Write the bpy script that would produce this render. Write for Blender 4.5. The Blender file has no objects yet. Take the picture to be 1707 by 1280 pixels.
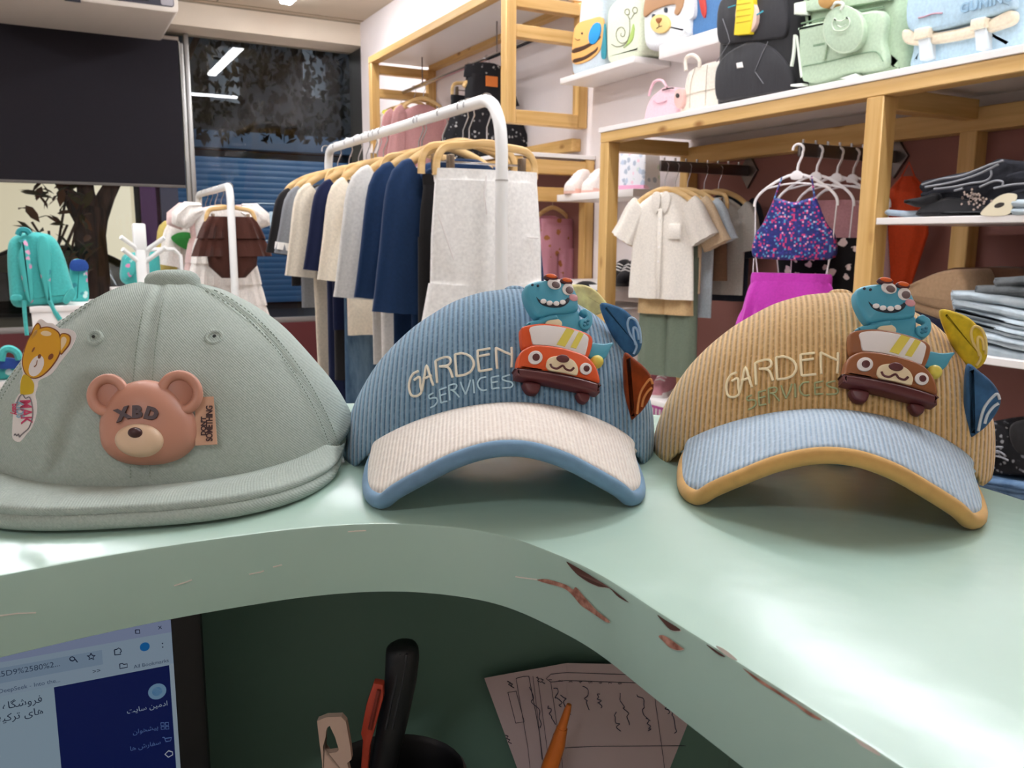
import bpy, bmesh, math, random
from mathutils import Vector, Matrix, Euler
random.seed(7)
R = math.radians
SC = bpy.context.scene
COL = SC.collection

# ------------------------------------------------------------------ camera
F = 1408.2; YAW = R(28.62); PITCH = R(9.654); ROLL = R(-0.30)
CT = 1.10                      # counter top height
ZC = CT + 0.12                 # camera height
_fh = Vector((math.sin(YAW), math.cos(YAW), 0)); _rt = Vector((math.cos(YAW), -math.sin(YAW), 0)); _up = Vector((0, 0, 1))
_f = _fh*math.cos(PITCH) - _up*math.sin(PITCH); _d = -_up*math.cos(PITCH) - _fh*math.sin(PITCH)
_r = _rt*math.cos(ROLL) + _d*math.sin(ROLL); _d = _d*math.cos(ROLL) - _rt*math.sin(ROLL)
CAM = Vector((0, 0, ZC))
cd = bpy.data.cameras.new('camera'); cam = bpy.data.objects.new('camera', cd); COL.objects.link(cam)
cd.sensor_width = 36; cd.lens = 36*F/1707; cd.clip_start = 0.02; cd.clip_end = 200
cam.matrix_world = Matrix((( _r.x, -_d.x, -_f.x, 0), (_r.y, -_d.y, -_f.y, 0), (_r.z, -_d.z, -_f.z, ZC), (0, 0, 0, 1)))
cd.dof.use_dof = True; cd.dof.focus_distance = 0.43; cd.dof.aperture_fstop = 34
SC.camera = cam
vs = SC.view_settings
vs.view_transform = 'Standard'; vs.look = 'None'; vs.gamma = 1; vs.use_curve_mapping = False
vs.exposure = 0.80
# ------------------------------------------------------------------ night sky
w = bpy.data.worlds.new('night'); SC.world = w; w.use_nodes = True
w.node_tree.nodes['Background'].inputs[0].default_value = (0.010, 0.016, 0.03, 1)
w.node_tree.nodes['Background'].inputs[1].default_value = 0.15

# pixel of the photograph -> point of the place
def ray(px, py): return (_r*((px-853.5)/F) + _d*((py-640)/F) + _f)
def at_x(px, py, X): q = ray(px, py); return CAM + q*(X/q.x)
def at_y(px, py, Y): q = ray(px, py); return CAM + q*(Y/q.y)
def at_z(px, py, Z): q = ray(px, py); return CAM + q*((Z-ZC)/q.z)
def at_d(px, py, D): q = ray(px, py); return CAM + q*(D/q.dot(_fh))
def to_h(p): p = Vector(p) - CAM; return (p.dot(_rt), p.dot(_fh), p.z + 0.12)   # heading frame, z over counter
def from_h(x, y, z): return Vector((0, 0, CT)) + _rt*x + _fh*y + _up*z

# ------------------------------------------------------------------ materials
def lin(h):
    if isinstance(h, str):
        h = h.lstrip('#'); c = [int(h[i:i+2], 16)/255 for i in (0, 2, 4)]
    else: c = h
    return tuple(x/12.92 if x <= 0.04045 else ((x+0.055)/1.055)**2.4 for x in c) + (1,)
MATS = {}
class NT:
    def __init__(s, m): s.m = m; s.t = m.node_tree; s.b = s.t.nodes['Principled BSDF']
    def n(s, typ, **k):
        nd = s.t.nodes.new(typ)
        for a, v in k.items():
            if a.startswith('i_'): nd.inputs[a[2:].replace('_', ' ')].default_value = v
            else: setattr(nd, a, v)
        return nd
    def l(s, a, b): s.t.links.new(a, b)
def base(name, col, rough=0.6, metal=0, spec=0.5, sheen=0, coat=0, trans=0, emit=None, es=0):
    m = bpy.data.materials.new(name); m.use_nodes = True; t = NT(m); b = t.b
    b.inputs['Base Color'].default_value = lin(col); b.inputs['Roughness'].default_value = rough
    b.inputs['Metallic'].default_value = metal; b.inputs['Specular IOR Level'].default_value = spec
    b.inputs['Sheen Weight'].default_value = sheen; b.inputs['Coat Weight'].default_value = coat
    if emit: b.inputs['Emission Color'].default_value = lin(emit); b.inputs['Emission Strength'].default_value = es
    return t
def coords(t, scale=(1, 1, 1), kind='Object', rot=(0, 0, 0)):
    tc = t.n('ShaderNodeTexCoord'); mp = t.n('ShaderNodeMapping'); mp.inputs['Scale'].default_value = scale
    mp.inputs['Rotation'].default_value = rot
    t.l(tc.outputs[kind], mp.inputs['Vector']); return mp.outputs[0]
def bump(t, src, dist, strength=1.0):
    b = t.n('ShaderNodeBump'); b.inputs['Strength'].default_value = strength; b.inputs['Distance'].default_value = dist
    t.l(src, b.inputs['Height']); t.l(b.outputs[0], t.b.inputs['Normal']); return b
def mixcol(t, fac, c1, c2):
    mx = t.n('ShaderNodeMix', data_type='RGBA'); t.l(fac, mx.inputs[0])
    for i, c in ((6, c1), (7, c2)):
        if hasattr(c, 'links'): t.l(c, mx.inputs[i])
        else: mx.inputs[i].default_value = lin(c)
    return mx.outputs[2]
def ramp(t, src, a, b, ca=(0, 0, 0, 1), cb=(1, 1, 1, 1)):
    r = t.n('ShaderNodeValToRGB'); r.color_ramp.elements[0].position = a; r.color_ramp.elements[1].position = b
    r.color_ramp.elements[0].color = ca; r.color_ramp.elements[1].color = cb; t.l(src, r.inputs[0]); return r.outputs[0]
def noise(t, vec, scale, detail=3, rough=0.5):
    n = t.n('ShaderNodeTexNoise'); n.inputs['Scale'].default_value = scale; n.inputs['Detail'].default_value = detail
    n.inputs['Roughness'].default_value = rough; t.l(vec, n.inputs['Vector']); return n.outputs['Fac']
def dark(h, k):
    h = h.lstrip('#'); return tuple(max(0, min(1, int(h[i:i+2], 16)/255*k)) for i in (0, 2, 4))
def plain(name, col, rough=0.5, **k):
    if name not in MATS: MATS[name] = base(name, col, rough, **k).m
    return MATS[name]
def fabric(name, col, rough=0.9, weave=900, wr=14, wd=0.004, var=0.05, sheen=0.15):
    if name in MATS: return MATS[name]
    t = base(name, col, rough, spec=0.15, sheen=sheen); v = coords(t)
    a = noise(t, coords(t, (1, 1, .28)), wr, 2.5); b = noise(t, v, weave, 1)
    c = mixcol(t, ramp(t, noise(t, v, 120, 3), .3, .7), dark(col, 1-var), dark(col, 1+var*.5))
    t.l(c, t.b.inputs['Base Color'])
    ad = t.n('ShaderNodeMath', operation='MULTIPLY_ADD'); t.l(b, ad.inputs[0]); ad.inputs[1].default_value = 0.008; t.l(a, ad.inputs[2])
    bump(t, ad.outputs[0], wd); MATS[name] = t.m; return t.m
def denim(name, col, fade):
    if name in MATS: return MATS[name]
    t = base(name, col, .9, spec=.15); v = coords(t, (1, 1, .25))
    c = mixcol(t, ramp(t, noise(t, v, 18, 5, .7), .35, .7), col, fade); t.l(c, t.b.inputs['Base Color'])
    bump(t, noise(t, coords(t), 22, 5), .005); MATS[name] = t.m; return t.m
def spots(name, col, cols, scale, lo, hi, rough=.85):
    """printed cloth: voronoi cells carrying motifs of other colours"""
    if name in MATS: return MATS[name]
    t = base(name, col, rough, spec=.2); v = coords(t)
    vo = t.n('ShaderNodeTexVoronoi'); vo.inputs['Scale'].default_value = scale; t.l(v, vo.inputs['Vector'])
    dist = noise(t, v, scale*2.5, 2); ad = t.n('ShaderNodeMath', operation='MULTIPLY_ADD'); t.l(dist, ad.inputs[0]); ad.inputs[1].default_value = .5; t.l(vo.outputs['Distance'], ad.inputs[2])
    mask = ramp(t, ad.outputs[0], lo+.24, hi+.24, (1, 1, 1, 1), (0, 0, 0, 1))
    sep = t.n('ShaderNodeSeparateColor'); t.l(vo.outputs['Color'], sep.inputs[0])
    rp = t.n('ShaderNodeValToRGB'); rp.color_ramp.interpolation = 'CONSTANT'; e = rp.color_ramp.elements
    e[0].position = 0; e[0].color = lin(cols[0])
    for i, c in enumerate(cols[1:]):
        q = e[1] if i == 0 else e.new(.5)
        q.position = (i+1)/len(cols); q.color = lin(c)
    t.l(sep.outputs[0], rp.inputs[0])
    t.l(mixcol(t, mask, col, rp.outputs[0]), t.b.inputs['Base Color'])
    bump(t, noise(t, v, 16, 4), .003); MATS[name] = t.m; return t.m
def wood(name, axis, c1='#dcb577', c2='#c69a56'):
    if name in MATS: return MATS[name]
    t = base(name, c1, .45, spec=.4); s = [22, 22, 22]; s[axis] = 1.1
    v = coords(t, s); n1 = noise(t, v, 1.6, 6, .6)
    k = coords(t, [5 if i != axis else 2.2 for i in range(3)])
    vo = t.n('ShaderNodeTexVoronoi'); vo.inputs['Scale'].default_value = 1.4; t.l(k, vo.inputs['Vector'])
    knot = ramp(t, vo.outputs['Distance'], .03, .12, (1, 1, 1, 1), (0, 0, 0, 1))
    c = mixcol(t, ramp(t, n1, .35, .68), c1, c2); c = mixcol(t, knot, c, '#94642e')
    t.l(c, t.b.inputs['Base Color']); bump(t, n1, .0008); MATS[name] = t.m; return t.m
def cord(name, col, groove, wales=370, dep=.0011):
    """corduroy: pile ribs running up the cap, shade in the furrows painted as a darker colour"""
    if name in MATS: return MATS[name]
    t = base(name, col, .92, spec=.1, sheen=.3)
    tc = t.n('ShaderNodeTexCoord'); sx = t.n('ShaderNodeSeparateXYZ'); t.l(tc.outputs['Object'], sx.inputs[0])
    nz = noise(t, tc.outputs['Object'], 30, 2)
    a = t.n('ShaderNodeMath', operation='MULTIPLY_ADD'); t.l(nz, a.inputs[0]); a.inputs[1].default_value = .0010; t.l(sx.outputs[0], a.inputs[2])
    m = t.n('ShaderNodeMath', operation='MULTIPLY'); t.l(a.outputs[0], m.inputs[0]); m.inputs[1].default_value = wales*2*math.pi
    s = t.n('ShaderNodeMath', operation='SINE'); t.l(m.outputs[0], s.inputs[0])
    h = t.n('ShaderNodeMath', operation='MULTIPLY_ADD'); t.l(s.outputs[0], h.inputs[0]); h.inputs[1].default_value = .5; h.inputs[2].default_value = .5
    c = mixcol(t, ramp(t, h.outputs[0], .05, .55), groove, col)  # furrow shade mixed into the cloth colour
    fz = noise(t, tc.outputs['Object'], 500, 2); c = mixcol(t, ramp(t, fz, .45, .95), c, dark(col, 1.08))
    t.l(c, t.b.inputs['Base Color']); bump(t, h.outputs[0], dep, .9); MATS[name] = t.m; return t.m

# ------------------------------------------------------------------ mesh building
def lerp(a, b, t): return a + (b-a)*t
def cr(pts, n=6, closed=True):
    """Catmull-Rom through the points"""
    P = [Vector(p) for p in pts]; N = len(P); out = []
    for i in range(N if closed else N-1):
        if closed: p0, p1, p2, p3 = P[i-1], P[i], P[(i+1) % N], P[(i+2) % N]
        else: p0, p1, p2, p3 = P[max(i-1, 0)], P[i], P[i+1], P[min(i+2, N-1)]
        for k in range(n):
            t = k/n
            out.append(.5*((2*p1) + (p2-p0)*t + (2*p0-5*p1+4*p2-p3)*t*t + (3*p1-p0-3*p2+p3)*t**3))
    if not closed: out.append(P[-1])
    return out
def ell(cx, cy, a, b, n=28, rot=0):
    c, s = math.cos(rot), math.sin(rot)
    return [Vector((cx + a*math.cos(q)*c - b*math.sin(q)*s, cy + a*math.cos(q)*s + b*math.sin(q)*c)) for q in [2*math.pi*i/n for i in range(n)]]
def rrect(x0, x1, y0, y1, r, n=5):
    out = []
    for cx, cy, a0 in ((x1-r, y1-r, 0), (x0+r, y1-r, 90), (x0+r, y0+r, 180), (x1-r, y0+r, 270)):
        for i in range(n+1):
            a = R(a0 + 90*i/n); out.append(Vector((cx + r*math.cos(a), cy + r*math.sin(a))))
    return out
def area2(p): return sum(p[i-1][0]*p[i][1] - p[i][0]*p[i-1][1] for i in range(len(p)))
def inset(p, d):
    n = len(p); out = []
    for i in range(n):
        a = (p[i]-p[i-1]); b = (p[(i+1) % n]-p[i])
        if a.length < 1e-9: a = b
        if b.length < 1e-9: b = a
        na = Vector((-a.y, a.x)).normalized(); nb = Vector((-b.y, b.x)).normalized()
        q = na+nb
        if q.length < 1e-6: q = na
        q = q.normalized(); k = 1/max(.5, q.dot(na)); out.append(p[i] + q*d*k)
    return out
ID3 = lambda u, v, h: (u, v, h)
class MB:
    def __init__(s): s.v = []; s.f = []; s.mi = []
    def add(s, vs, fs, mi=0):
        o = len(s.v); s.v += [tuple(x) for x in vs]; s.f += [tuple(i+o for i in f) for f in fs]; s.mi += [mi]*len(fs); return s
    def box(s, x0, x1, y0, y1, z0, z1, mi=0):
        v = [(x, y, z) for z in (z0, z1) for y in (y0, y1) for x in (x0, x1)]
        return s.add(v, [(0, 2, 3, 1), (4, 5, 7, 6), (0, 1, 5, 4), (2, 6, 7, 3), (0, 4, 6, 2), (1, 3, 7, 5)], mi)
    def rings(s, rs, closed=True, cap0=True, cap1=True, mi=0):
        n = len(rs[0]); v = [p for r in rs for p in r]; f = []
        for j in range(len(rs)-1):
            for i in range(n if closed else n-1):
                k = (i+1) % n; f.append((j*n+i, j*n+k, (j+1)*n+k, (j+1)*n+i))
        if cap0: f.append(tuple(range(n-1, -1, -1)))
        if cap1: f.append(tuple((len(rs)-1)*n+i for i in range(n)))
        return s.add(v, f, mi)
    def tube(s, pts, r, n=8, caps=True, closed=False, mi=0, flat=1.0, up=None):
        P = [Vector(p) for p in pts]; N = len(P); rs = []
        prev = None
        for i in range(N):
            t = (P[(i+1) % N]-P[i-1]) if closed else (P[min(i+1, N-1)]-P[max(i-1, 0)])
            if t.length < 1e-9: t = Vector((0, 0, 1))
            t.normalize()
            if up is not None: a = Vector(up).cross(t)
            elif prev is None: a = t.orthogonal()
            else: a = prev - t*prev.dot(t)
            if a.length < 1e-6: a = t.orthogonal()
            a.normalize(); b = t.cross(a); prev = a
            rr = r[i] if isinstance(r, (list, tuple)) else r
            rs.append([P[i] + a*rr*math.cos(2*math.pi*k/n) + b*rr*flat*math.sin(2*math.pi*k/n) for k in range(n)])
        if closed: rs.append(rs[0]); caps = False
        return s.rings(rs, True, caps, caps, mi)
    def puff(s, out, h0, h1, r=0, M=ID3, seg=3, both=False, mi=0):
        """outline raised from h0 to h1 with a rounded shoulder"""
        out = [Vector((p[0], p[1])) for p in out]
        if area2(out) < 0: out = out[::-1]
        L = []
        if both:
            for i in range(seg): a = R(90*i/seg); L.append((r*(1-math.sin(a)), h0 + r*(1-math.cos(a))))
            L.append((0, h0+r))
        else: L.append((0, h0))
        if r > 0:
            L.append((0, h1-r))
            for i in range(1, seg+1): a = R(90*i/seg); L.append((r*(1-math.cos(a)), h1-r+r*math.sin(a)))
        else: L.append((0, h1))
        rs = []
        for d, h in L:
            q = inset(out, d) if d else out; rs.append([M(p.x, p.y, h) for p in q])
        return s.rings(rs, mi=mi)
    def dome(s, out, h0, h1, M=ID3, rows=6, p=2.4, mi=0, c=None):
        """outline swelling to a smooth pillow"""
        out = [Vector((q[0], q[1])) for q in out]
        if area2(out) < 0: out = out[::-1]
        c = Vector(c) if c else sum(out, Vector((0, 0)))/len(out); rs = []
        for j in range(rows):
            k = math.cos(R(90*j/rows)); h = h0 + (h1-h0)*(1-k**p)**(1/p)
            rs.append([M(*(c+(q-c)*k), h) for q in out])
        n = len(out); o = len(s.v); s.rings(rs, True, True, False, mi)
        base_i = o + (rows-1)*n; s.v.append(tuple(M(c.x, c.y, h1))); top = len(s.v)-1
        for i in range(n): s.f.append((base_i+i, base_i+(i+1) % n, top)); s.mi.append(mi)
        return s
    def sweep(s, path, ra, rb, n=28, amp=0, k=5, ph=0, sq=.8, cap0=True, cap1=True, mi=0):
        """flattened tube in the x-z plane: ra across, rb front to back; amp ripples the cloth"""
        P = [Vector(p) for p in path]; N = len(P); rs = []
        g = lambda q, i: q[i] if isinstance(q, (list, tuple)) else q
        for i in range(N):
            t = P[min(i+1, N-1)] - P[max(i-1, 0)]; t.y = 0; t.normalize(); a = Vector((t.z, 0, -t.x))
            if a.x < 0: a = -a
            ring = []
            for j in range(n):
                q = 2*math.pi*j/n; c, sn = math.cos(q), math.sin(q)
                cc = math.copysign(abs(c)**sq, c); A = g(amp, i)
                y = g(rb, i)*sn + A*math.sin(k*cc*2.2+ph+i*.15)
                ring.append(P[i] + a*(g(ra, i)*cc) + Vector((0, y, 0)))
            rs.append(ring)
        return s.rings(rs, True, cap0, cap1, mi)
    def build(s, name, mats, parent=None, loc=(0, 0, 0), rotz=0, smooth=40, bev=0, bseg=2, fix=True, warp=None):
        me = bpy.data.meshes.new(name); v = s.v
        if warp: v = [warp(p) for p in v]
        me.from_pydata(v, [], s.f)
        if not isinstance(mats, (list, tuple)): mats = [mats]
        for m in mats: me.materials.append(m)
        me.polygons.foreach_set('material_index', s.mi)
        if bev or fix:
            b = bmesh.new(); b.from_mesh(me)
            if fix: bmesh.ops.recalc_face_normals(b, faces=b.faces)
            if bev:
                es = [e for e in b.edges if len(e.link_faces) == 2 and e.calc_face_angle(0) > R(40)]
                bmesh.ops.bevel(b, geom=es, offset=bev, segments=bseg, profile=.5, affect='EDGES', clamp_overlap=True)
            b.to_mesh(me); b.free()
        if smooth:
            me.polygons.foreach_set('use_smooth', [True]*len(me.polygons)); me.set_sharp_from_angle(angle=R(smooth))
        me.update()
        o = bpy.data.objects.new(name, me); COL.objects.link(o); o.location = loc; o.rotation_euler = (0, 0, rotz)
        if parent: o.parent = parent
        return o
def tag(o, label, cat=None, group=None, kind=None):
    if label: o['label'] = label
    if cat: o['category'] = cat
    if group: o['group'] = group
    if kind: o['kind'] = kind
    return o
def thing(name, label, cat, loc=(0, 0, 0), rotz=0, group=None):
    o = bpy.data.objects.new(name, None); COL.objects.link(o); o.empty_display_size = .05
    o.location = loc; o.rotation_euler = (0, 0, rotz); return tag(o, label, cat, group)
def struct(o, label=None): return tag(o, label, None, None, 'structure')
def boxo(name, m, b, parent=None, bev=0, **k): return MB().box(*b).build(name, m, parent, bev=bev, **k)
def text_mb(txt, size, M, h=0.0, spacing=1.0, bold=0, align='CENTER'):
    """lettering as mesh laid through M(u, v, h)"""
    c = bpy.data.curves.new('lettering', 'FONT'); c.body = txt; c.size = size; c.align_x = align; c.space_character = spacing
    c.offset = bold; c.resolution_u = 4; c.extrude = .5
    o = bpy.data.objects.new('lettering', c); COL.objects.link(o); bpy.context.view_layer.update()
    me = bpy.data.meshes.new_from_object(o.evaluated_get(bpy.context.evaluated_depsgraph_get()))
    mb = MB(); mb.add([M(v.co.x, v.co.y, h if v.co.z > 0 else 0) for v in me.vertices], [tuple(p.vertices) for p in me.polygons])
    bpy.data.objects.remove(o); bpy.data.curves.remove(c); bpy.data.meshes.remove(me); return mb
# ================================================================== THE ROOM
XF, XW = 2.2, 2.72            # shelving fronts, right wall
YS, YG, ZCE = 7.97, 8.30, 3.20  # soffit front, glass, ceiling
XL, YB = -2.9, -2.4
def paint(name, col, rough=.7):
    t = base(name, col, rough, spec=.3); v = coords(t)
    t.l(mixcol(t, ramp(t, noise(t, v, 1.7, 4), .3, .7), dark(col, .97), dark(col, 1.02)), t.b.inputs['Base Color'])
    bump(t, noise(t, v, 90, 3), .0006); return t.m
WALL = paint('wall_paint', '#e6dcda'); CEIL = paint('ceiling_paint', '#cbbba6'); ROSE = paint('rose_panel', '#8f6058')
SOFF = paint('soffit_paint', '#d8cab8')
WHITE = plain('white_laminate', '#f0ebe8', .35); WM = plain('white_metal', '#f2f2f0', .35)
WY = wood('pine_along_wall', 1); WX = wood('pine_across', 0); WZ = wood('pine_upright', 2)
CHROME = plain('chrome', '#c9c9cc', .18, metal=1); STEEL = plain('dull_steel', '#77706e', .35, metal=1)
ALU = plain('aluminium', '#9a9895', .4, metal=.8); BLACK = plain('black_plastic', '#141315', .45)
t = base('floor_tile', '#b9b0a6', .25); v = coords(t)
br = t.n('ShaderNodeTexBrick'); br.offset = 0; br.inputs['Scale'].default_value = 1.0; br.inputs['Brick Width'].default_value = .6; br.inputs['Row Height'].default_value = .6
br.inputs['Mortar Size'].default_value = .004; br.inputs['Color1'].default_value = lin('#b9b0a6'); br.inputs['Color2'].default_value = lin('#aea59b'); br.inputs['Mortar'].default_value = lin('#6e665e')
t.l(v, br.inputs['Vector']); t.l(br.outputs[0], t.b.inputs['Base Color']); FLOORM = t.m

struct(boxo('floor', FLOORM, (XL, XW+.1, YB, YG+.1, -.1, 0)))
struct(boxo('ceiling', CEIL, (XL, XW+.1, YB, YS, ZCE, ZCE+.1)))
struct(boxo('wall_right', WALL, (XW, XW+.1, YB, YS, 0, ZCE)))
struct(boxo('wall_left', WALL, (XL-.1, XL, YB, YG, 0, ZCE)))
struct(boxo('wall_back', paint('back_paint', '#cfc6bc'), (XL, XW, YB-.1, YB, 0, ZCE)))
struct(boxo('wall_soffit', SOFF, (XL, XW+.1, YS, YG+.08, 3.0, ZCE+.1)))
struct(boxo('wall_jamb', plain('dark_jamb', '#17181b', .4), (2.74, 2.9, YS+.02, YG+.08, 0, 3.0)))
# plasterboard joints of the ceiling, as thin shadow-gap strips
GAP = plain('joint_shadow_gap', '#8d7f6d', .8)
for i, b in enumerate(((XL, XW, YS-.10, YS-.085, ZCE-.004, ZCE), (1.42, 1.432, 5.0, YS-.1, ZCE-.004, ZCE), (XL, XW, YS-.006, YS, ZCE-.012, ZCE))):
    struct(boxo('trim_%d' % (i+1), GAP, b))

# glass: a thin pane that reflects the lit shop over the dark street
m = bpy.data.materials.new('window_glass'); m.use_nodes = True; nt = m.node_tree; nt.nodes.clear()
o_ = nt.nodes.new('ShaderNodeOutputMaterial'); tr = nt.nodes.new('ShaderNodeBsdfTransparent'); gl = nt.nodes.new('ShaderNodeBsdfGlossy'); mx = nt.nodes.new('ShaderNodeMixShader'); fr = nt.nodes.new('ShaderNodeFresnel')
gl.inputs['Roughness'].default_value = .004; fr.inputs['IOR'].default_value = 1.5; tr.inputs[0].default_value = (.9, .93, .93, 1)
nt.links.new(fr.outputs[0], mx.inputs[0]); nt.links.new(tr.outputs[0], mx.inputs[1]); nt.links.new(gl.outputs[0], mx.inputs[2]); nt.links.new(mx.outputs[0], o_.inputs[0]); GLASS = m
def pane(n, x0, x1):
    q = bpy.data.objects.new('window_%d' % n, None); COL.objects.link(q); struct(q)
    me = MB().add([(x0, YG, .45), (x1, YG, .45), (x1, YG, 3.0), (x0, YG, 3.0)], [(0, 1, 2, 3)]).build('pane', GLASS, q, smooth=0)
    f = MB().box(x0-.02, x0+.02, YG-.04, YG+.04, .4, 3.0).build('frame_post', ALU, q, bev=.004)
    MB().box(x0, x1, YG-.03, YG+.03, .40, .47).build('frame_rail', ALU, q, bev=.004)
    return q
pane(1, XL, -.62); pane(2, -.60, 1.20); w3 = pane(3, 1.22, 2.74)
MB().box(1.15, 1.185, YG-.10, YG-.05, .4, 2.9).build('frame_post', ALU, w3, bev=.004)
struct(boxo('wall_sill', plain('sill_red', '#5a1f22', .5), (XL, 2.74, YG-.06, YG+.1, 0, .42)))

# black roller blind over the left panes
BL = fabric('blind_cloth', '#262429', weave=700, wd=.0006, var=.04, sheen=0)
rb = thing('roller_blind', 'black roller blind pulled halfway down over the left window', 'blind', (0, 8.12, 0))
MB().box(-2.2, 1.13, -.002, .002, 1.675, 2.90).build('blind_cloth', BL, rb, smooth=0)
MB().tube([(-2.2, .03, 2.915), (1.14, .03, 2.915)], .025, 14).build('roller_tube', plain('blind_tube', '#8b7d72', .5), rb)
MB().box(-2.2, 1.13, -.008, .008, 1.66, 1.685).build('bottom_bar', plain('blind_bar', '#5b5652', .5), rb, bev=.003)
MB().tube([(1.145, .03, 2.9), (1.148, .03, 2.3), (1.146, .03, 1.9)], .003, 6).build('pull_chain', plain('chain', '#d8d6d0', .4), rb)

# white boxy unit under the ceiling, dark grille on its front
p0 = at_z(200, 25, 2.98); 
Ys = 6.9; a0 = at_y(298, 22, Ys); a1 = at_y(160, 0, Ys)
hd = thing('ceiling_air_unit', 'white boxy air unit with dark front panel hung under the ceiling', 'air conditioner', (a0.x, Ys, a0.z))
wd = 1.25
MB().puff(rrect(-wd, 0, 0, .24, .03), 0, 1.0, .0, M=lambda u, v, h: (u, h, v)).build('housing', plain('unit_white', '#d8cfc4', .45), hd, bev=.006)
MB().puff(rrect(-wd+.06, -.03, .035, .22, .02), 0, .006, .0, M=lambda u, v, h: (u, -h, v)).build('front_panel', plain('unit_panel', '#3a3a48', .3), hd)
MB().puff(rrect(-.12, -.035, .04, .215, .015), 0, .012, .003, M=lambda u, v, h: (u, -h, v)).build('end_cap', plain('unit_grey', '#a9a6ad', .4), hd)
dk = plain('unit_slot', '#1d1c2a', .3); lt = plain('unit_icon', '#e9e9ee', .4)
MB().box(-.62, -.20, -.009, -.005, .05, .21).build('display', dk, hd)
for i, (x, s) in enumerate(((-.42, .03), (-.36, .055), (-.28, .04))):
    MB().puff(rrect(x-s/2, x+s/2, .075, .075+s*1.2, .006), 0, .004, M=lambda u, v, h: (u, -.009-h, v)).puff(rrect(x-s/5, x+s/5, .085, .075+s*.8, .003), .004, .0045, M=lambda u, v, h: (u, -.009-h, v), mi=1).build('icon', [lt, dk], hd)
MB().box(-.74, -.64, -.02, .0, -.012, .03).build('bracket', dk, hd)

# ------------------------------------------------------------------ ceiling lamps (the shop's tube lights, and one added fill)
LAMP = base('lamp_tube', '#ffffff', .5, emit='#f6f9ff', es=34).m
def lamp(x, y, lx, ly, label):
    q = thing('ceiling_lamp', label, 'lamp', (x, y, ZCE), 0, 'linear ceiling lamps')
    MB().box(-lx-.01, lx+.01, -ly-.01, ly+.01, -.03, 0).build('lamp_housing', WM, q, bev=.004)
    MB().puff(rrect(-lx, lx, -ly, ly, .02), 0, .028, .012, M=lambda u, v, h: (u, v, -.03-h)).build('diffuser', LAMP, q); return q
lamp(1.90, 6.5, .05, .95, 'bright linear ceiling lamp nearest the shop window, end showing at the top edge')
lamp(1.75, 4.0, .75, .045, 'bright linear ceiling lamp set crosswise, mirrored in the dark window')
lamp(1.92, 1.2, .05, 1.2, 'bright linear ceiling lamp over the shelving, mirrored low in the dark window')
lamp(.0, 3.2, .05, 1.1, 'linear ceiling lamp over the middle of the shop floor')
lamp(-1.3, 5.4, .05, 1.1, 'linear ceiling lamp over the left half of the shop')
lamp(.75, 1.5, .5, .05, 'linear ceiling lamp over the counter')

lamp(-1.3, -1.5, .45, .05, 'added linear fill lamp on the ceiling behind the counter, out of view')  # unseen fill, added to brighten under the visors and the counter face
# ------------------------------------------------------------------ outside
struct(boxo('ground_street', plain('asphalt', '#2a2a2c', .8), (-14, 16, YG+.1, 26, -.2, -.02)))
struct(boxo('pavement', plain('pavement_grey', '#55524e', .8), (-14, 16, YG+.1, YG+1.6, -.02, .05)))
bd = thing('shop_across_street', 'building across the street with blue roller shutters and a lit cream window', 'building', (0, 15.5, 0))
MB().box(-9, 12, 0, 2, -.1, 7).build('facade', plain('facade_dark', '#14171b', .8), bd)
SH = plain('shutter_blue', '#3f6f9a', .45)
mb = MB()
sl = MB().add([(-.0, 0, 0), (4.6, 0, 0), (4.6, -.012, .05), (0, -.012, .05), (4.6, 0, .10), (0, 0, .10)], [(0, 1, 2, 3), (3, 2, 4, 5)])
first = None
for i in range(26):
    if first is None: first = sl.build('shutter_slat', SH, bd, loc=(2.0, -.05, .1), fix=False); q = first
    else: q = first.copy(); COL.objects.link(q); q.parent = bd; q.location = (2.0, -.05, .1+i*.1)
MB().box(1.72, 2.0, -.2, 0, 0, 3.2).build('pillar', plain('pillar_grey', '#7a6f7d', .7), bd)
MB().box(2.0, 6.7, -.35, 0, 2.72, 3.0).build('shutter_box', plain('shutter_box', '#24435f', .5), bd)
LW = base('lit_window', '#e8dcc8', .6, emit='#f2e4c4', es=.42).m
MB().box(-8, 1.36, -.06, 0, .35, 2.9).build('lit_window', LW, bd)
for x in (-6.2, -4.1, -1.62, 1.36): MB().box(x-.03, x+.03, -.12, -.05, .3, 2.9).build('window_bar', BLACK, bd)
MB().box(1.42, 1.72, -.12, -.04, .3, 2.9).build('door_curtain', fabric('curtain', '#8f5f86'), bd)
for i, (x, z, s) in enumerate(((2.6, 3.5, .5), (4.2, 3.7, .4))): MB().box(x, x+s, -.07, 0, z, z+.9).build('upper_window', base('pale_window%d' % i, '#1d2630', .4).m, bd)
# lamp over the shutters of the shop across the street
sl_ = thing('street_lamp', 'street lamp on a bracket over the blue shutters across the street', 'lamp', (4.6, 11.4, 4.4))
MB().tube([(0, 4.1, .4), (0, .6, .45), (0, 0, .1)], .04, 8).build('lamp_arm', STEEL, sl_); MB().puff(rrect(-.25, .25, -.12, .12, .05), 0, .1, .03, both=True).build('lamp_head', STEEL, sl_)
ld = bpy.data.lights.new('street_light', 'SPOT'); ld.energy = 420; ld.color = (.75, .87, 1); ld.spot_size = R(75); ld.shadow_soft_size = .15
lo = bpy.data.objects.new('street_light', ld); COL.objects.link(lo); lo.parent = sl_; lo.location = (0, 0, -.03); lo.rotation_euler = (R(62), 0, R(10))
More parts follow.
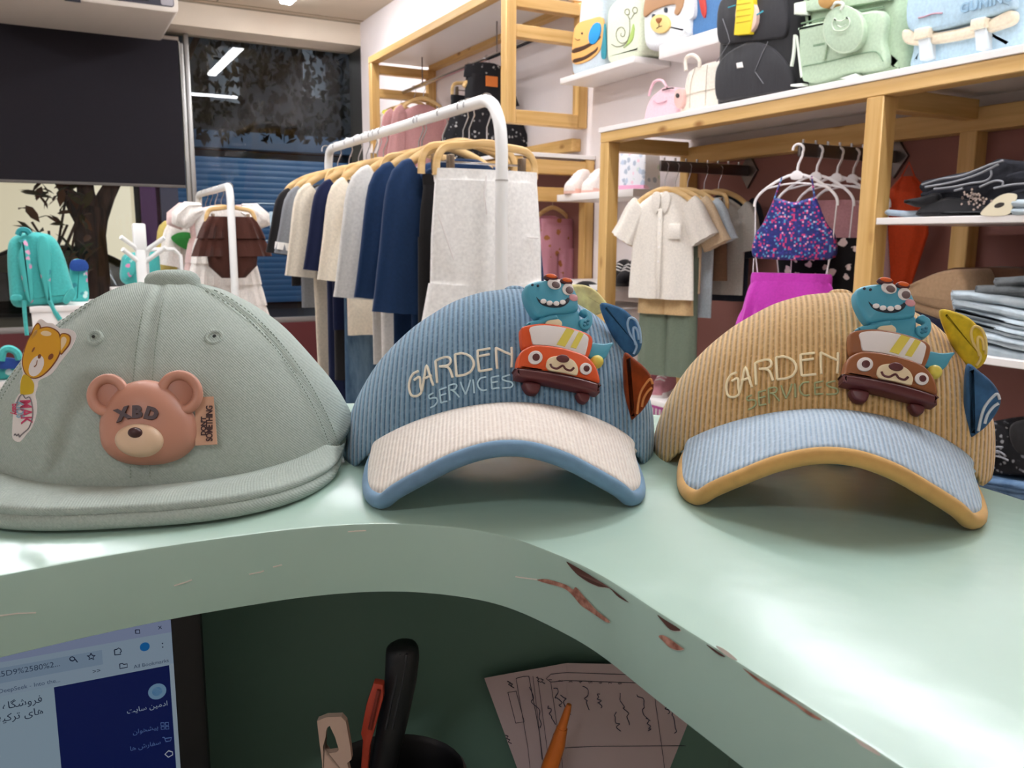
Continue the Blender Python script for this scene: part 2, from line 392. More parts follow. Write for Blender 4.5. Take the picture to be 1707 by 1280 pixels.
# tree
BARK = base('bark', '#4a362e', .95); v = coords(BARK, (9, 9, 1.5)); nn = noise(BARK, v, 2, 6)
BARK.l(mixcol(BARK, ramp(BARK, nn, .35, .65), '#3a2a24', '#6b4a3e'), BARK.b.inputs['Base Color']); bump(BARK, nn, .03); BARK = BARK.m
TY = 10.6; g = lambda px, py: at_y(px, py, TY)
b0 = g(155, 520); tr_ = thing('street_tree', 'forked street tree trunk seen below the black blind', 'tree', (b0.x, TY, 0))
L = lambda px, py, dy=0: g(px, py) - Vector((b0.x, TY, 0)) + Vector((0, dy, 0))
MB().tube([(.02, 0, 0), L(160, 560), L(156, 460), L(150, 390), L(158, 345)], [.27, .2, .17, .165, .15], 12).build('trunk', BARK, tr_)
MB().tube([L(150, 380), L(128, 350), L(112, 320), L(92, 285), L(60, 240)], [.12, .085, .07, .07, .05], 10).build('branch', BARK, tr_)
MB().tube([L(153, 365), L(143, 320), L(138, 270), L(120, 200)], [.11, .09, .08, .06], 10).build('branch', BARK, tr_)
MB().tube([L(160, 365), L(178, 325), L(192, 300), L(225, 250), L(270, 180), L(330, 60)], [.12, .09, .075, .07, .06, .03], 10).build('branch', BARK, tr_)
LEAF = fabric('leaves', '#151a10', wd=.001)
lm = MB(); rnd = random.Random(3)
for i in range(900):
    px, py = rnd.uniform(330, 600), rnd.uniform(30, 230)
    c = g(px, py) - Vector((b0.x, TY, 0)) + Vector((0, rnd.uniform(-.5, .9), 0)); e = Euler((rnd.uniform(0, 6), rnd.uniform(0, 6), rnd.uniform(0, 6))).to_matrix(); s = rnd.uniform(.04, .09)
    lm.add([c+e@Vector(q)*s for q in ((-1, 0, 0), (0, -.5, 0), (1, 0, 0), (0, .5, 0))], [(0, 1, 2, 3)])
tag(lm.build('foliage', LEAF, tr_, smooth=0, fix=False), None, kind='stuff')
# parked car beyond the window
cy = 12.6; c0 = at_y(60, 500, cy); car = thing('parked_car', 'dark parked car seen through the glass beside the tree', 'car', (c0.x, cy, 0))
CARM = plain('car_paint', '#10161f', .2, coat=.6)
prof = cr([(x*.9, z*.78) for x, z in [(-2.1, .35), (-2.1, .75), (-1.5, .92), (-.75, 1.0), (-.3, 1.38), (.7, 1.42), (1.4, 1.05), (2.0, .95), (2.15, .6), (2.1, .35)]], 4)
MB().puff(prof, 0, 1.6, .12, M=lambda u, v, h: (u, h, v), both=True).build('car_body', CARM, car)
MB().puff(cr([(-.54, .80), (-.22, 1.03), (.5, 1.05), (.85, .82)], 4), 0, .01, M=lambda u, v, h: (u, -h, v)).build('side_window', plain('car_glass', '#8b8468', .1), car)
for x in (-1.35, 1.35): MB().puff(ell(x, .32, .32, .32), -.02, .2, .04, M=lambda u, v, h: (u, h, v)).build('wheel', BLACK, car)
# mirrored OPEN sign on the glass
sg = thing('window_sign', 'rectangular window sign reading OPEN outward, seen reversed through the glass', 'sign', (0, YG-.012, 0))
s0 = at_y(426, 338, YG); s1 = at_y(560, 402, YG)
SG = base('sign_letters', '#b9d3e0', .5).m; x0, x1, z0, z1 = s0.x, s0.x+.62, s1.z, s0.z
for a, b, c, d in ((x0, x1, z1-.008, z1), (x0, x1, z0, z0+.008), (x0, x0+.008, z0, z1), (x1-.008, x1, z0, z1)): MB().box(a, b, -.003, .003, c, d).build('sign_border', SG, sg)
text_mb('OPEN', .25, lambda u, v, h: ((x0+x1)/2-u, h, (z0+z1)/2-.075+v), .004, 1.05, .004).build('sign_lettering', SG, sg, smooth=0)

# ------------------------------------------------------------------ shelving along the right wall
PW = .062
def post(name, par, x0, y0, z0, z1): return MB().box(x0, x0+PW, y0, y0+PW, z0, z1).build(name, WZ, par, bev=.003, bseg=1)
def bx_(name, par, x0, x1, y0, z0, h=PW, w=PW): return MB().box(x0, x1, y0, y0+w, z0, z0+h).build(name, WX, par, bev=.003, bseg=1)
def by_(name, par, x0, y0, y1, z0, h=PW, w=PW): return MB().box(x0, x0+w, y0, y1, z0, z0+h).build(name, WY, par, bev=.003, bseg=1)
def board(par, x0, x1, y0, y1, z0, z1): return MB().box(x0, x1, y0, y1, z0, z1).build('shelf_board', WHITE, par, bev=.002, bseg=1)
# low unit in the foreground right
ZB = 1.692; YA, YP = 3.163, 1.755; YE = .30
u1 = thing('shelving_unit', 'long pine shelving unit with white top board, bags on top', 'shelving', (0, 0, 0))
bxk = XW-PW-.002
for y in (YA, YP, YE):
    post('post', u1, XF, y, 0, ZB-.045); post('post', u1, bxk, y, 0, ZB-.045)
    bx_('cross_beam', u1, XF+PW, bxk, y, ZB-.045-PW*.6)
by_('front_beam', u1, XF, YE, YA+PW, ZB-.045, .045); by_('back_beam', u1, bxk-.004, YE, YA+PW-.002, ZB-.118, .075, PW)
board(u1, XF-.004, XW-.002, YE, YA+PW+.01, ZB, ZB+.021)
ZD, ZE = 1.272, .896
board(u1, XF+.004, XW-.07, YE, YP-.001, ZD, ZD+.02); board(u1, XF+.004, XW-.07, YE, YP-.001, ZE, ZE+.022)
ZF = .42
board(u1, XF+.004, XW-.07, YE, YP-.001, ZF, ZF+.022)
board(u1, XF+.004, XW-.07, YP+PW, YA-.001, ZF, ZF+.022)
MB().box(XW-.008, XW-.001, YE, YA+PW, .05, ZB-.05).build('back_panel', ROSE, u1)
# slat rails with square plates on the back panel
def wall_rail(y0, y1, z, par):
    r_ = MB().box(XW-.05, XW-.038, y0, y1, z-.025, z+.025).build('hang_rail', STEEL, par, bev=.003)
    for y in (y0, y1): MB().puff([(y-.06, z), (y, z-.075), (y+.06, z), (y, z+.075)], 0, .02, .003, M=lambda u, v, h: (XW-.012-h, u, v)).build('rail_plate', STEEL, par)
    return r_
wall_rail(2.52, 3.06, 1.545, u1); wall_rail(1.93, 2.3, 1.515, u1)
# unit under the tall frame, further along the wall
u2 = thing('shelving_unit', 'pine shelving unit with white top board beyond the small shoe shelf', 'shelving')
Y2 = 4.03; Y3 = 6.28; Z2 = 1.66
for y in (Y2, Y3-PW):
    post('post', u2, XF, y, 0, Z2); post('post', u2, bxk, y, 0, Z2)
    bx_('cross_beam', u2, XF+PW, bxk, y, Z2-.085, .075); bx_('cross_beam', u2, XF+PW, bxk, y, Z2-.23, .075)
by_('front_beam', u2, XF, Y2, Y3, Z2-.0, .001); by_('front_beam', u2, XF, Y2+PW, Y3-PW, Z2-.07)
board(u2, XF-.004, XW-.002, Y2-.005, Y3, Z2+.002, Z2+.024)
MB().box(XW-.008, XW-.001, Y2, Y3, .05, Z2-.02).build('back_panel', ROSE, u2)
# tall hanging frame on top of it
fz = thing('hanging_frame', 'tall open pine frame with a clothes rail above the far shelving unit', 'shelving')
ZT = 2.50; YN = 4.115
z_b = 1.84
for y, zb in ((YN, z_b), (Y3-PW, Z2+.025)):
    post('post', fz, XF, y, zb, ZT); post('post', fz, bxk, y, zb, ZT)
    bx_('cross_beam', fz, XF+PW, bxk, y, ZT-.07)
bx_('cross_beam', fz, XF+PW, bxk, YN, z_b, .07); 
zm = at_x(870, 47, XF+PW).z; bx_('cross_beam', fz, XF+PW, bxk, YN, zm-.03, .065)
bx_('cross_beam', fz, XF+PW, bxk, Y3-PW, at_x(632, 152, XF+.03).z-.03)
by_('top_beam', fz, XF, YN-.0, Y3, ZT, .05); by_('back_beam', fz, bxk, YN+PW, Y3-PW, at_x(760, 88, XW-.06).z-.04, .07); by_('back_beam', fz, bxk, YN+PW, Y3-PW, z_b-.12, .07)
MB().box(XF+PW, XW-.002, YN+.05, Y3, ZT+.022, ZT+.04).build('top_panel', WHITE, fz)
ra = at_x(835, 88, 2.45); HRZ = ra.z
MB().tube([(2.45, YN+PW, HRZ), (2.45, Y3-PW, HRZ)], .014, 12).build('clothes_rail', CHROME, fz)
for y in (4.7, 5.85): MB().tube([(2.45, y, HRZ), (2.45, y, ZT)], .004, 6).build('rail_hanger', STEEL, fz)

# white wall shelves between the two units
def wshelf(label, pl, pr, xs, thick, xend=None):
    a = at_x(pl[0], pl[1], xs); b = at_x(pr[0], pr[1], xs); z = (a.z+b.z)/2
    o = MB().box(xs, XW-.001, min(a.y, b.y), max(a.y, b.y), z, z+thick).build('wall_shelf', WHITE, bev=.003); tag(o, label, 'shelf', 'white wall shelves'); return (min(a.y, b.y), max(a.y, b.y), z+thick)
SA = wshelf('slim white wall shelf holding the animal backpacks, highest on the wall', (933, 141), (1057, 103), 2.5, .03)
SB = wshelf('thick white wall shelf partly behind the black backpack', (1098, 99), (1215, 66), 2.5, .06)
SCs = wshelf('small white wall shelf carrying the pale sneakers beside the pine post', (928, 336), (1055, 327), 2.42, .035)
# stub of bare pine against the wall above the top board
MB().box(XW-.03, XW-.002, 3.10, 3.14, ZB+.022, ZB+.16).build('x', WZ)
bpy.data.objects['x'].name = 'wooden_block'; tag(bpy.data.objects['wooden_block'], 'small upright pine block against the wall by the pink bag', 'block')
# ================================================================== THE COUNTER
t = base('counter_mint', '#b0c9bd', .16, spec=.5, coat=0); v = coords(t)
t.l(mixcol(t, ramp(t, noise(t, v, 4, 3), .3, .7), '#a9c8ba', '#b0cdc0'), t.b.inputs['Base Color'])
rg = t.n('ShaderNodeMapRange'); rg.inputs[3].default_value = .19; rg.inputs[4].default_value = .31; t.l(noise(t, v, 9, 5), rg.inputs[0]); t.l(rg.outputs[0], t.b.inputs['Roughness'])
bump(t, noise(t, v, 45, 2), .0004); MINT = t.m
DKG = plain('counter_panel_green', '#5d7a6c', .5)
edge_px = [(-330, 1022), (-200, 997), (-100, 978), (0, 959), (100, 940), (200, 922), (300, 906), (400, 892), (500, 880), (600, 873), (690, 873), (780, 881), (850, 895), (925, 922), (1000, 957), (1100, 1021), (1200, 1084), (1300, 1147), (1400, 1211), (1500, 1275), (1640, 1365), (1800, 1470)]
EDGE = [Vector(to_h(at_z(x, y, CT))[:2]) for x, y in edge_px]
EDGE = cr(EDGE, 6, closed=False)
far_px = [(1900, 905), (1780, 858), (1707, 833), (1620, 806), (1500, 772), (1350, 735), (1200, 706), (1075, 689), (900, 677), (700, 672), (550, 672), (300, 676), (0, 690), (-330, 712)]
FAR = [Vector(to_h(at_z(x, y, CT))[:2]) for x, y in far_px]; FAR = cr(FAR, 5, closed=False)
OUTL = EDGE + FAR
TH = .031
ct = thing('counter', 'mint green painted counter ledge with a wavy chipped front edge', 'counter', (0, 0, CT), -YAW)
MB().puff(OUTL, -TH, 0, .0012, seg=2).build('ledge', MINT, ct, smooth=25)
# paint chips on the front edge, following the curve: s runs along EDGE points, t down the face
def face_pt(px, py, off=.0004):
    """pixel on the fascia -> point on the vertical face of the ledge"""
    q = ray(px, py); ox, oy = q.dot(_rt), q.dot(_fh); best = None
    for i in range(len(EDGE)-1):
        a, b = EDGE[i], EDGE[i+1]; dx, dy = b.x-a.x, b.y-a.y; det = ox*(-dy) + oy*dx
        if abs(det) < 1e-9: continue
        k = (a.x*(-dy) + a.y*dx)/det; s_ = ((ox*k-a.x)*dx + (oy*k-a.y)*dy)/(dx*dx+dy*dy)
        if -.01 <= s_ <= 1.01 and k > 0 and (best is None or k < best[0]): best = (k, Vector((-dy, dx)).normalized())
    k, n = best; z = .12 + q.z*k
    if n.y > 0: n = -n
    return Vector((ox*k+n.x*off, oy*k+n.y*off, z))
CHIPR = base('chip_bare_board', '#b07a68', .9); v = coords(CHIPR); CHIPR.l(mixcol(CHIPR, ramp(CHIPR, noise(CHIPR, v, 260, 4), .35, .65), '#8a5748', '#c99684'), CHIPR.b.inputs['Base Color']); CHIPR = CHIPR.m
CHIPW = plain('chip_primer', '#e4dcd2', .8); CHIPD = plain('chip_dark', '#5a3a32', .9)
def chip(pts, m, rim=True):
    P = cr([(x, y) for x, y in pts], 3)
    mb = MB(); c = sum(P, Vector((0, 0)))/len(P)
    if rim:
        q = [face_pt(c.x+(p.x-c.x)*1.0, p.y+1.2, .0003) for p in P]; MB().add(q, [tuple(range(len(q)))]).build('paint_chip_rim', CHIPW, ct, smooth=0)
    q = [face_pt(p.x, p.y, .0006) for p in P]; mb.add(q, [tuple(range(len(q)))]).build('paint_chip', m, ct, smooth=0)
chip([(897, 966), (915, 965), (945, 974), (957, 982), (962, 978), (975, 993), (985, 1004), (998, 1018), (1018, 1034), (1012, 1036), (985, 1018), (970, 1008), (955, 990), (940, 979), (915, 972)], CHIPR)
chip([(1100, 1060), (1108, 1058), (1122, 1066), (1138, 1078), (1142, 1081), (1132, 1083), (1118, 1078), (1108, 1068)], CHIPR)
chip([(946, 936), (955, 940), (978, 953), (992, 962), (1010, 973), (1022, 981), (1030, 987), (1050, 1003), (1042, 1000), (1030, 992), (1018, 980), (1000, 977), (980, 968), (962, 955)], CHIPD)
chip([(1098, 1024), (1112, 1033), (1136, 1048), (1132, 1051), (1120, 1049), (1108, 1037)], CHIPD)
chip([(1180, 1073), (1202, 1087), (1212, 1094), (1205, 1093), (1190, 1083)], CHIPD, False)
chip([(1240, 1112), (1270, 1132), (1300, 1151), (1330, 1171), (1325, 1172), (1295, 1153), (1265, 1134)], CHIPR, False)
chip([(1318, 1163), (1350, 1184), (1372, 1198), (1365, 1198), (1345, 1187)], CHIPR, False)
chip([(1196, 1076), (1206, 1079), (1222, 1090), (1232, 1100), (1222, 1097), (1208, 1088)], CHIPW, False)
chip([(1428, 1229), (1446, 1238), (1466, 1251), (1470, 1259), (1452, 1250), (1436, 1240)], CHIPW, False)
for pts in ([(290, 976), (310, 970), (320, 966)], [(415, 957), (435, 953), (440, 951)], [(455, 945), (470, 941)], [(0, 1026), (30, 1022), (60, 1021)], [(580, 886), (610, 884)], [(860, 961), (880, 964), (896, 966)]):
    MB().tube([face_pt(x, y, .0001) for x, y in pts], .0003, 4).build('scratch', CHIPW, ct)
# panel under the ledge, lower desk top
PL = [(-.75, .535), (.14, .535), (.165, .515), (.195, .465), (.24, .40), (.30, .345), (.40, .30)]
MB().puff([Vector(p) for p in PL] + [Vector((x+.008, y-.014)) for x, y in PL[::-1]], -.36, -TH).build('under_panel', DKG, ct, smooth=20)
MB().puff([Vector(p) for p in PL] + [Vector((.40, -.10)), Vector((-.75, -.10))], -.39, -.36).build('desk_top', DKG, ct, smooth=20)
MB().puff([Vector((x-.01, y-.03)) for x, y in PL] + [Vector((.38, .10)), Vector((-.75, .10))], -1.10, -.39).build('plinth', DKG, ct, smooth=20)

# ------------------------------------------------------------------ monitor under the ledge
yawm = R(25.3)
mc = Vector(to_h(at_d(285, 1040, .425)))      # inner top right corner of the screen that shows
SWd, SHt = .48, .30; topz = mc.z + .012
mon = thing('computer_monitor', 'black computer monitor showing a web page, half hidden under the counter ledge', 'monitor', from_h(mc.x, mc.y, topz-SHt-.035), -YAW+yawm)
zt = SHt+.035                                   # local z of screen top
MB().box(-SWd-.016, .016, .0015, .03, zt-SHt-.03, zt+.016).build('bezel', plain('monitor_black', '#141214', .5), mon, bev=.004)
MB().box(-SWd/2-.03, -SWd/2+.03, .03, .06, -.12, zt-.1).build('stand', BLACK, mon, bev=.004)
MB().puff(rrect(-SWd/2-.11, -SWd/2+.11, -.05, .12, .02), -.148, -.138, .003).build('stand_foot', BLACK, mon)
def emis(name, c, s=1.0):
    if name not in MATS: MATS[name] = base(name, '#000000', .4, spec=.2, emit=c, es=s).m
    return MATS[name]
ES = .17
scr = MB().box(-SWd, 0, 0, .0014, zt-SHt, zt).build('screen', emis('scr_page', '#b8d2e6', ES), mon, smooth=0)
def ui(name, c, x0, x1, d0, d1, lay=1): return MB().box(x0, x1, -.0002*lay, 0, zt-d1, zt-d0).build(name, emis('scr_'+c[1:], c, ES), scr, smooth=0)
k = .425/F*1.07                                  # metres per picture pixel on the screen
def U(px, py): return ((px-285)*k, .012+(py-.19*(285-px)-1040)*k)
ui('title_bar', '#a9b8de', -SWd, 0, 0, .0165)
ui('tool_bar', '#b5cde4', -SWd, 0, .0165, .0345)
ui('address_field', '#a3bdd9', -SWd, U(180, 0)[0], .0195, .0275, 2)
ui('side_panel', '#15246a', U(108, 0)[0], U(278, 0)[0], .0352, SHt-.01, 2)
ui('scroll_bar', '#c3d6e6', U(279.5, 0)[0], 0, .0345, SHt, 2)
def uitext(s, size, px, py, c, align='RIGHT', lay=3):
    x, d = U(px, py); return text_mb(s, size, lambda u, v, h: (x+u, -.0003*lay, zt-d+v), 0, 1.0, 0, align).build('screen_text', emis('scr_'+c[1:], c, ES), scr, smooth=0)
def uiline(pts, c, r=.00028): return MB().tube([(U(*p)[0], -.0006, zt-U(*p)[1]) for p in pts], r, 4).build('screen_icon', emis('scr_'+c[1:], c, ES), scr)
def uidisc(px, py, r, c, n=20):
    x, d = U(px, py); return MB().puff(ell(x, zt-d, r*k, r*k, n), 0, .0006, M=lambda u, v, h: (u, -h, v)).build('screen_icon', emis('scr_'+c[1:], c, ES), scr, smooth=0)
uitext('x', .0040, 271, 1047, '#2a3350'); uiline([(231, 1049), (237, 1049), (237, 1055), (231, 1055), (231, 1049)], '#2a3350'); uitext(':', .0060, 272, 1080, '#2a3350')
uitext('%25AC%25D9%2580%2...', .0042, 120, 1108, '#4a5c78'); uitext('All Bookmarks', .0029, 278, 1106, '#44577a'); uitext('>>', .0034, 176, 1121, '#2a3350'); uitext('DeepSeek - Into the...', .0031, 118, 1135, '#51658a')
uidisc(243, 1079, 7.5, '#1f7fd0'); uidisc(12, 1149, 6, '#2f8fd0'); uidisc(257, 1159, 14, '#8fbbe0'); uidisc(257, 1159, 8, '#5f9ad0')
uiline([(164+6*(1 if i % 2 == 0 else .45)*math.sin(i*math.pi/5), 1094-6*(1 if i % 2 == 0 else .45)*math.cos(i*math.pi/5)) for i in range(11)], '#22304f')
uiline([(137+3.5*math.cos(a), 1097+3.5*math.sin(a)) for a in [i*.7 for i in range(10)]] + [(144, 1103)], '#22304f')
uiline([(198, 1083), (202, 1082), (204, 1080), (207, 1082), (208, 1086), (206, 1088), (207, 1091), (198, 1092), (198, 1083)], '#22304f')
uiline([(204, 1108), (208, 1107), (210, 1109), (215, 1108), (215, 1114), (204, 1116), (204, 1108)], '#22304f')
# Persian lines on the page, presentation forms, laid right to left by hand
FA = {'l1': 'ﻓﺮﻭﺷﮕﺎﻩ ﻟﺒﺎﺱ ﮐﻮﺩ', 'l2': 'ﻫﺎﯼ ﺗﺮﮐﯿﻪ ﺩﺭ ﻣﺠﻤﻮ', 'a': 'ﺍﺩﻣﯿﻦ ﺳﺎﯾﺖ', 'b': 'ﭘﯿﺸﺨﻮﺍﻥ', 'c': 'ﺳﻔﺎﺭﺵ ﻫﺎ'}
FA = {k_: v_[::-1] for k_, v_ in FA.items()}
uitext(FA['l1'], .0054, 91, 1168, '#20304e'); uitext(FA['l2'], .0054, 91, 1188, '#20304e')
uitext(FA['a'], .0040, 272, 1184, '#c3d6f0'); uitext(FA['b'], .0036, 255, 1226, '#6f8fd0'); uitext(FA['c'], .0036, 257, 1254, '#6f8fd0')
for i in range(4): uiline([(259+(i % 2)*7+q*5, 1216+(i//2)*7+w_*5) for q, w_ in ((0, 0), (1, 0), (1, 1), (0, 1), (0, 0))], '#6f8fd0', .0002)
uiline([(260, 1243), (263, 1243), (265, 1251), (272, 1250), (274, 1244), (264, 1245)], '#6f8fd0'); uiline([(268, 1268), (274, 1271), (274, 1276), (267, 1280), (262, 1274), (268, 1268)], '#dfe8f6')

# ------------------------------------------------------------------ invoice leaning on the panel
PAP = base('invoice_paper', '#cbb4b4', .8).m; INK = plain('invoice_ink', '#3a3442', .8); PENI = plain('handwriting_ink', '#3b3b52', .8)
fold = Vector(to_h(at_d(945, 1105, .505)))
inv = thing('invoice_sheet', 'pink printed invoice sheet with handwriting leaning under the ledge', 'paper', from_h(fold.x, fold.y, 0), -YAW)
kp = .505/F*1.045
def pm(px, py, off=0):
    x = (px-945)*kp; s = 1.0
    z = fold.z - (py-1105)*kp*1.02; y = (.004 if px < 945 else .012)*abs(px-945)/200 - (1105-py)*.00002 - off
    return (x, y, z)
def pnl(pts, m, name, off=0): return MB().add([pm(x, y, off) for x, y in pts], [tuple(range(len(pts)))]).build(name, m, inv, smooth=0)
pnl([(803, 1138), (945, 1105), (952, 1420), (905, 1440)], PAP, 'paper_left_leaf'); pnl([(945, 1105), (1110, 1122), (1330, 1160), (1330, 1420), (952, 1420)], PAP, 'paper_right_leaf')
def inkl(pts, m=INK, r=.0002, name='printed_line'): return MB().tube([pm(x, y, .0006) for x, y in pts], r, 4).build(name, m, inv)
inkl([(918, 1126), (945, 1122), (1180, 1150), (1330, 1170)]); inkl([(918, 1141), (945, 1137), (1180, 1165), (1330, 1186)]); inkl([(918, 1126), (910, 1135), (918, 1141)])
inkl([(895, 1131), (915, 1280), (935, 1400)]); inkl([(887, 1131), (905, 1280), (922, 1400)]); inkl([(918, 1141), (940, 1290), (950, 1400)])
inkl([(858, 1136), (870, 1132), (880, 1131), (900, 1240), (905, 1290)]); inkl([(858, 1136), (880, 1270), (886, 1330)])
inkl([(844, 1163), (858, 1160), (873, 1218), (858, 1221), (844, 1163)]); inkl([(1100, 1165), (1120, 1280), (1140, 1400)]); inkl([(940, 1266), (1000, 1268), (1240, 1290)])
inkl([(1190, 1235), (1200, 1290)]); inkl([(1215, 1240), (1225, 1290)])
for i, n_ in enumerate('12345678'):
    text_mb(n_, 9, lambda u, v, h, i=i: pm(920+i*17.5 - v, 1136+i*2.0 + u*-1, .0006), 0).build('printed_number', INK, inv, smooth=0)
for i, (x0, y0) in enumerate(((843, 1142), (847, 1145), (893, 1133), (900, 1135), (840, 1245), (843, 1252))): inkl([(x0, y0), (x0+5, y0+2), (x0+2, y0+6), (x0+8, y0+9)], r=.0003)
rnd = random.Random(5)
for cx, cy, L_ in ((880, 1150, 90), (925, 1150, 40), (938, 1162, 45), (975, 1150, 50), (1000, 1165, 30), (1040, 1170, 70), (1075, 1172, 60), (1030, 1205, 40), (1090, 1220, 30), (1118, 1185, 35), (1130, 1205, 60), (915, 1185, 40)):
    p_ = []
    for j in range(9): p_.append((cx + j*L_*.035 + rnd.uniform(-5, 5), cy + j*L_/9 + rnd.uniform(-3, 3)))
    inkl([(q.x, q.y) for q in cr(p_, 3, closed=False)], PENI, .00028, 'handwriting')

# ------------------------------------------------------------------ desk caddy with tools
cp = Vector(to_h(at_d(655, 1282, .43)))
cup = thing('pen_cup', 'black round pen cup at the bottom edge under the ledge', 'cup', from_h(cp.x, cp.y, -.36), -YAW); hz = cp.z+.36
rs = []
for r_, z_ in ((.030, 0), (.034, .002), (.036, hz-.002), (.0345, hz), (.0325, hz-.003), (.031, .006)): rs.append([(r_*1.15*math.cos(q), r_*math.sin(q), z_) for q in [2*math.pi*i/32 for i in range(32)]])
MB().rings(rs).build('cup_body', plain('cup_black', '#161416', .35), cup)
def inh(px, py, d): return Vector(to_h(at_d(px, py, d)))
def held(name, label, cat, pxs, d, m, rr, parts=()):
    a = inh(*pxs[0], d); 
    q = thing(name, label, cat, from_h(a.x, a.y, a.z-.12), -YAW); return q, (lambda px, py, dd=0: inh(px, py, d+dd)-Vector((a.x, a.y, a.z-.12)))
q, f = held('tool_handle', 'thick black ribbed tool handle standing in the pen cup', 'tool', [(672, 1072)], .425, BLACK, .01)
MB().tube([f(669, 1069), f(669.2, 1071), f(669.7, 1075), f(670.5, 1081), f(671, 1092), f(668, 1130), f(655, 1200), f(640, 1270), f(628, 1330)], [.0012, .0050, .0076, .0088, .0092, .0088, .0082, .0075, .006], 14).build('grip', plain('grip_black', '#1a191b', .5), q)
for dx in (-5, 6): MB().tube([f(672+dx, 1090, -.008), f(664+dx, 1140, -.008), f(648+dx, 1215, -.008)], .0008, 5).build('grip_rib', plain('grip_rib', '#2a2a2e', .4), q)
q, f = held('box_cutter', 'red plastic box cutter standing beside the black handle', 'cutter', [(630, 1135)], .415, BLACK, .01)
o3 = [f(x, y) for x, y in ((624, 1134), (640, 1137), (640, 1160), (618, 1240), (610, 1320), (600, 1320), (606, 1230), (603, 1218), (612, 1170))]
mb = MB(); mb.rings([[p+Vector((0, dy, 0)) for p in o3] for dy in (-.003, .003)]); mb.build('cutter_body', plain('cutter_red', '#b8402a', .45), q, bev=.0008)
MB().tube([f(632, 1150, -.004), f(617, 1215, -.004)], .0012, 6).build('slider_track', plain('cutter_dark', '#7d2a1c', .5), q)
q, f = held('scissor_handle', 'beige plastic handle with a triangular hole at the bottom edge', 'tool', [(560, 1195)], .40, BLACK, .01)
BE = plain('beige_plastic', '#c8aa98', .5)
out = [f(x, y) for x, y in ((530, 1198), (545, 1192), (570, 1191), (578, 1200), (585, 1240), (587, 1262), (580, 1268), (588, 1300), (540, 1300), (538, 1265), (533, 1225))]
inn = [f(x, y) for x, y in ((548, 1208), (551, 1206), (560, 1225), (566, 1246), (562, 1250), (548, 1252), (541, 1251), (540, 1240), (544, 1225), (545, 1215), (546.5, 1210))]
n_ = len(out); mb = MB()
for dy, flip in ((-.002, 0), (.002, 1)): mb.add([p+Vector((0, dy, 0)) for p in out+inn], [((i, (i+1) % n_, n_+(i+1) % n_, n_+i)) for i in range(n_)])
mb.add([p+Vector((0, dy, 0)) for dy in (-.002, .002) for p in out], [(i, (i+1) % n_, n_+(i+1) % n_, n_+i) for i in range(n_)])
mb.add([p+Vector((0, dy, 0)) for dy in (-.002, .002) for p in inn], [(i, n_+i, n_+(i+1) % n_, (i+1) % n_) for i in range(n_)])
mb.build('handle_plate', BE, q, smooth=30)
q, f = held('orange_pen', 'orange pen standing point up in front of the invoice', 'pen', [(948, 1178)], .47, BLACK, .01)
OR = plain('pen_orange', '#d9742a', .35)
MB().tube([f(949, 1174), f(946, 1184), f(941, 1200), f(936, 1215)], [.0015, .0022, .0026, .003], 10).build('pen_tip', OR, q)
MB().tube([f(937, 1213), f(932, 1232), f(930, 1240), f(918, 1275), f(905, 1320), f(890, 1370)], [.0034, .0042, .0046, .0052, .0055, .0055], 12).build('barrel', OR, q)
MB().tube([f(940, 1206, .003), f(928, 1225, .004), f(921, 1245, .004)], .0022, 8).build('pen_clip', plain('pen_brown', '#8f3f16', .4), q)
# ================================================================== THE THREE CAPS
from mathutils import noise as mnoise
class Crown:
    def __init__(s, a, b, H, ps, pf, z0, wob=.0008, sh=0):
        s.sh = sh
        s.a, s.b, s.H, s.ps, s.pf, s.z0, s.wob = a, b, H, ps, pf, z0, wob
    def w(s, f, h):                     # f: angle from the front
        k = max(0, math.cos(f))**2; p = lerp(s.ps, s.pf, k); return math.sqrt(max(0, 1-max(0, min(1, h))**p))
    def pt(s, f, z):
        w_ = s.w(f, z/s.H); return Vector((s.a*w_*math.sin(f) + s.sh*z/s.H, -s.b*w_*math.cos(f), z))
    def ysurf(s, x, z):
        lo, hi = -math.pi/2, math.pi/2
        if abs(x-s.sh*z/s.H) >= s.a*s.w(math.copysign(math.pi/2, x), z/s.H): return 0.0
        for _ in range(36):
            m = (lo+hi)/2
            if s.pt(m, z).x < x: lo = m
            else: hi = m
        return s.pt((lo+hi)/2, z).y
    def M(s, x, z, h):                  # over the front of the crown
        p = Vector((x, s.ysurf(x, z), z)); e = 5e-4
        dx = Vector((2*e, s.ysurf(x+e, z)-s.ysurf(x-e, z), 0)); dz = Vector((0, s.ysurf(x, z+e)-s.ysurf(x, z-e), 2*e))
        n = dx.cross(dz).normalized()
        if n.y > 0: n = -n
        return p + n*h
    def mesh(s, nf=144, nr=44, panels=0):
        rows = []
        for j in range(nr+1):
            row = []
            for i in range(nf):
                f = 2*math.pi*i/nf; f_ = f if f <= math.pi else f-2*math.pi
                z0 = s.z0(f_); t = 1-(1-j/nr)**1.6 if j < nr else .9999
                t = min(t, .9995); p = s.pt(f, z0 + (s.H-z0)*t)
                r = Vector((p.x, p.y, 0)); n = Vector((p.x/s.a**2, p.y/s.b**2, p.z/s.H**2*.9)).normalized()
                d = mnoise.noise(p*24)*s.wob + mnoise.noise(p*70+Vector((3, 1, 2)))*s.wob*.35
                if panels:
                    q = ((f_/(2*math.pi/panels)) % 1); q = min(q, 1-q)*(2*math.pi/panels)*math.hypot(p.x, p.y)
                    d -= .0011*math.exp(-(q/.0016)**2)
                    d += .0005*math.exp(-((q-.0035)/.0016)**2)
                row.append(p + n*d*(1 if t < .985 else .2))
            rows.append(row)
        return MB().rings(rows, True, False, True)
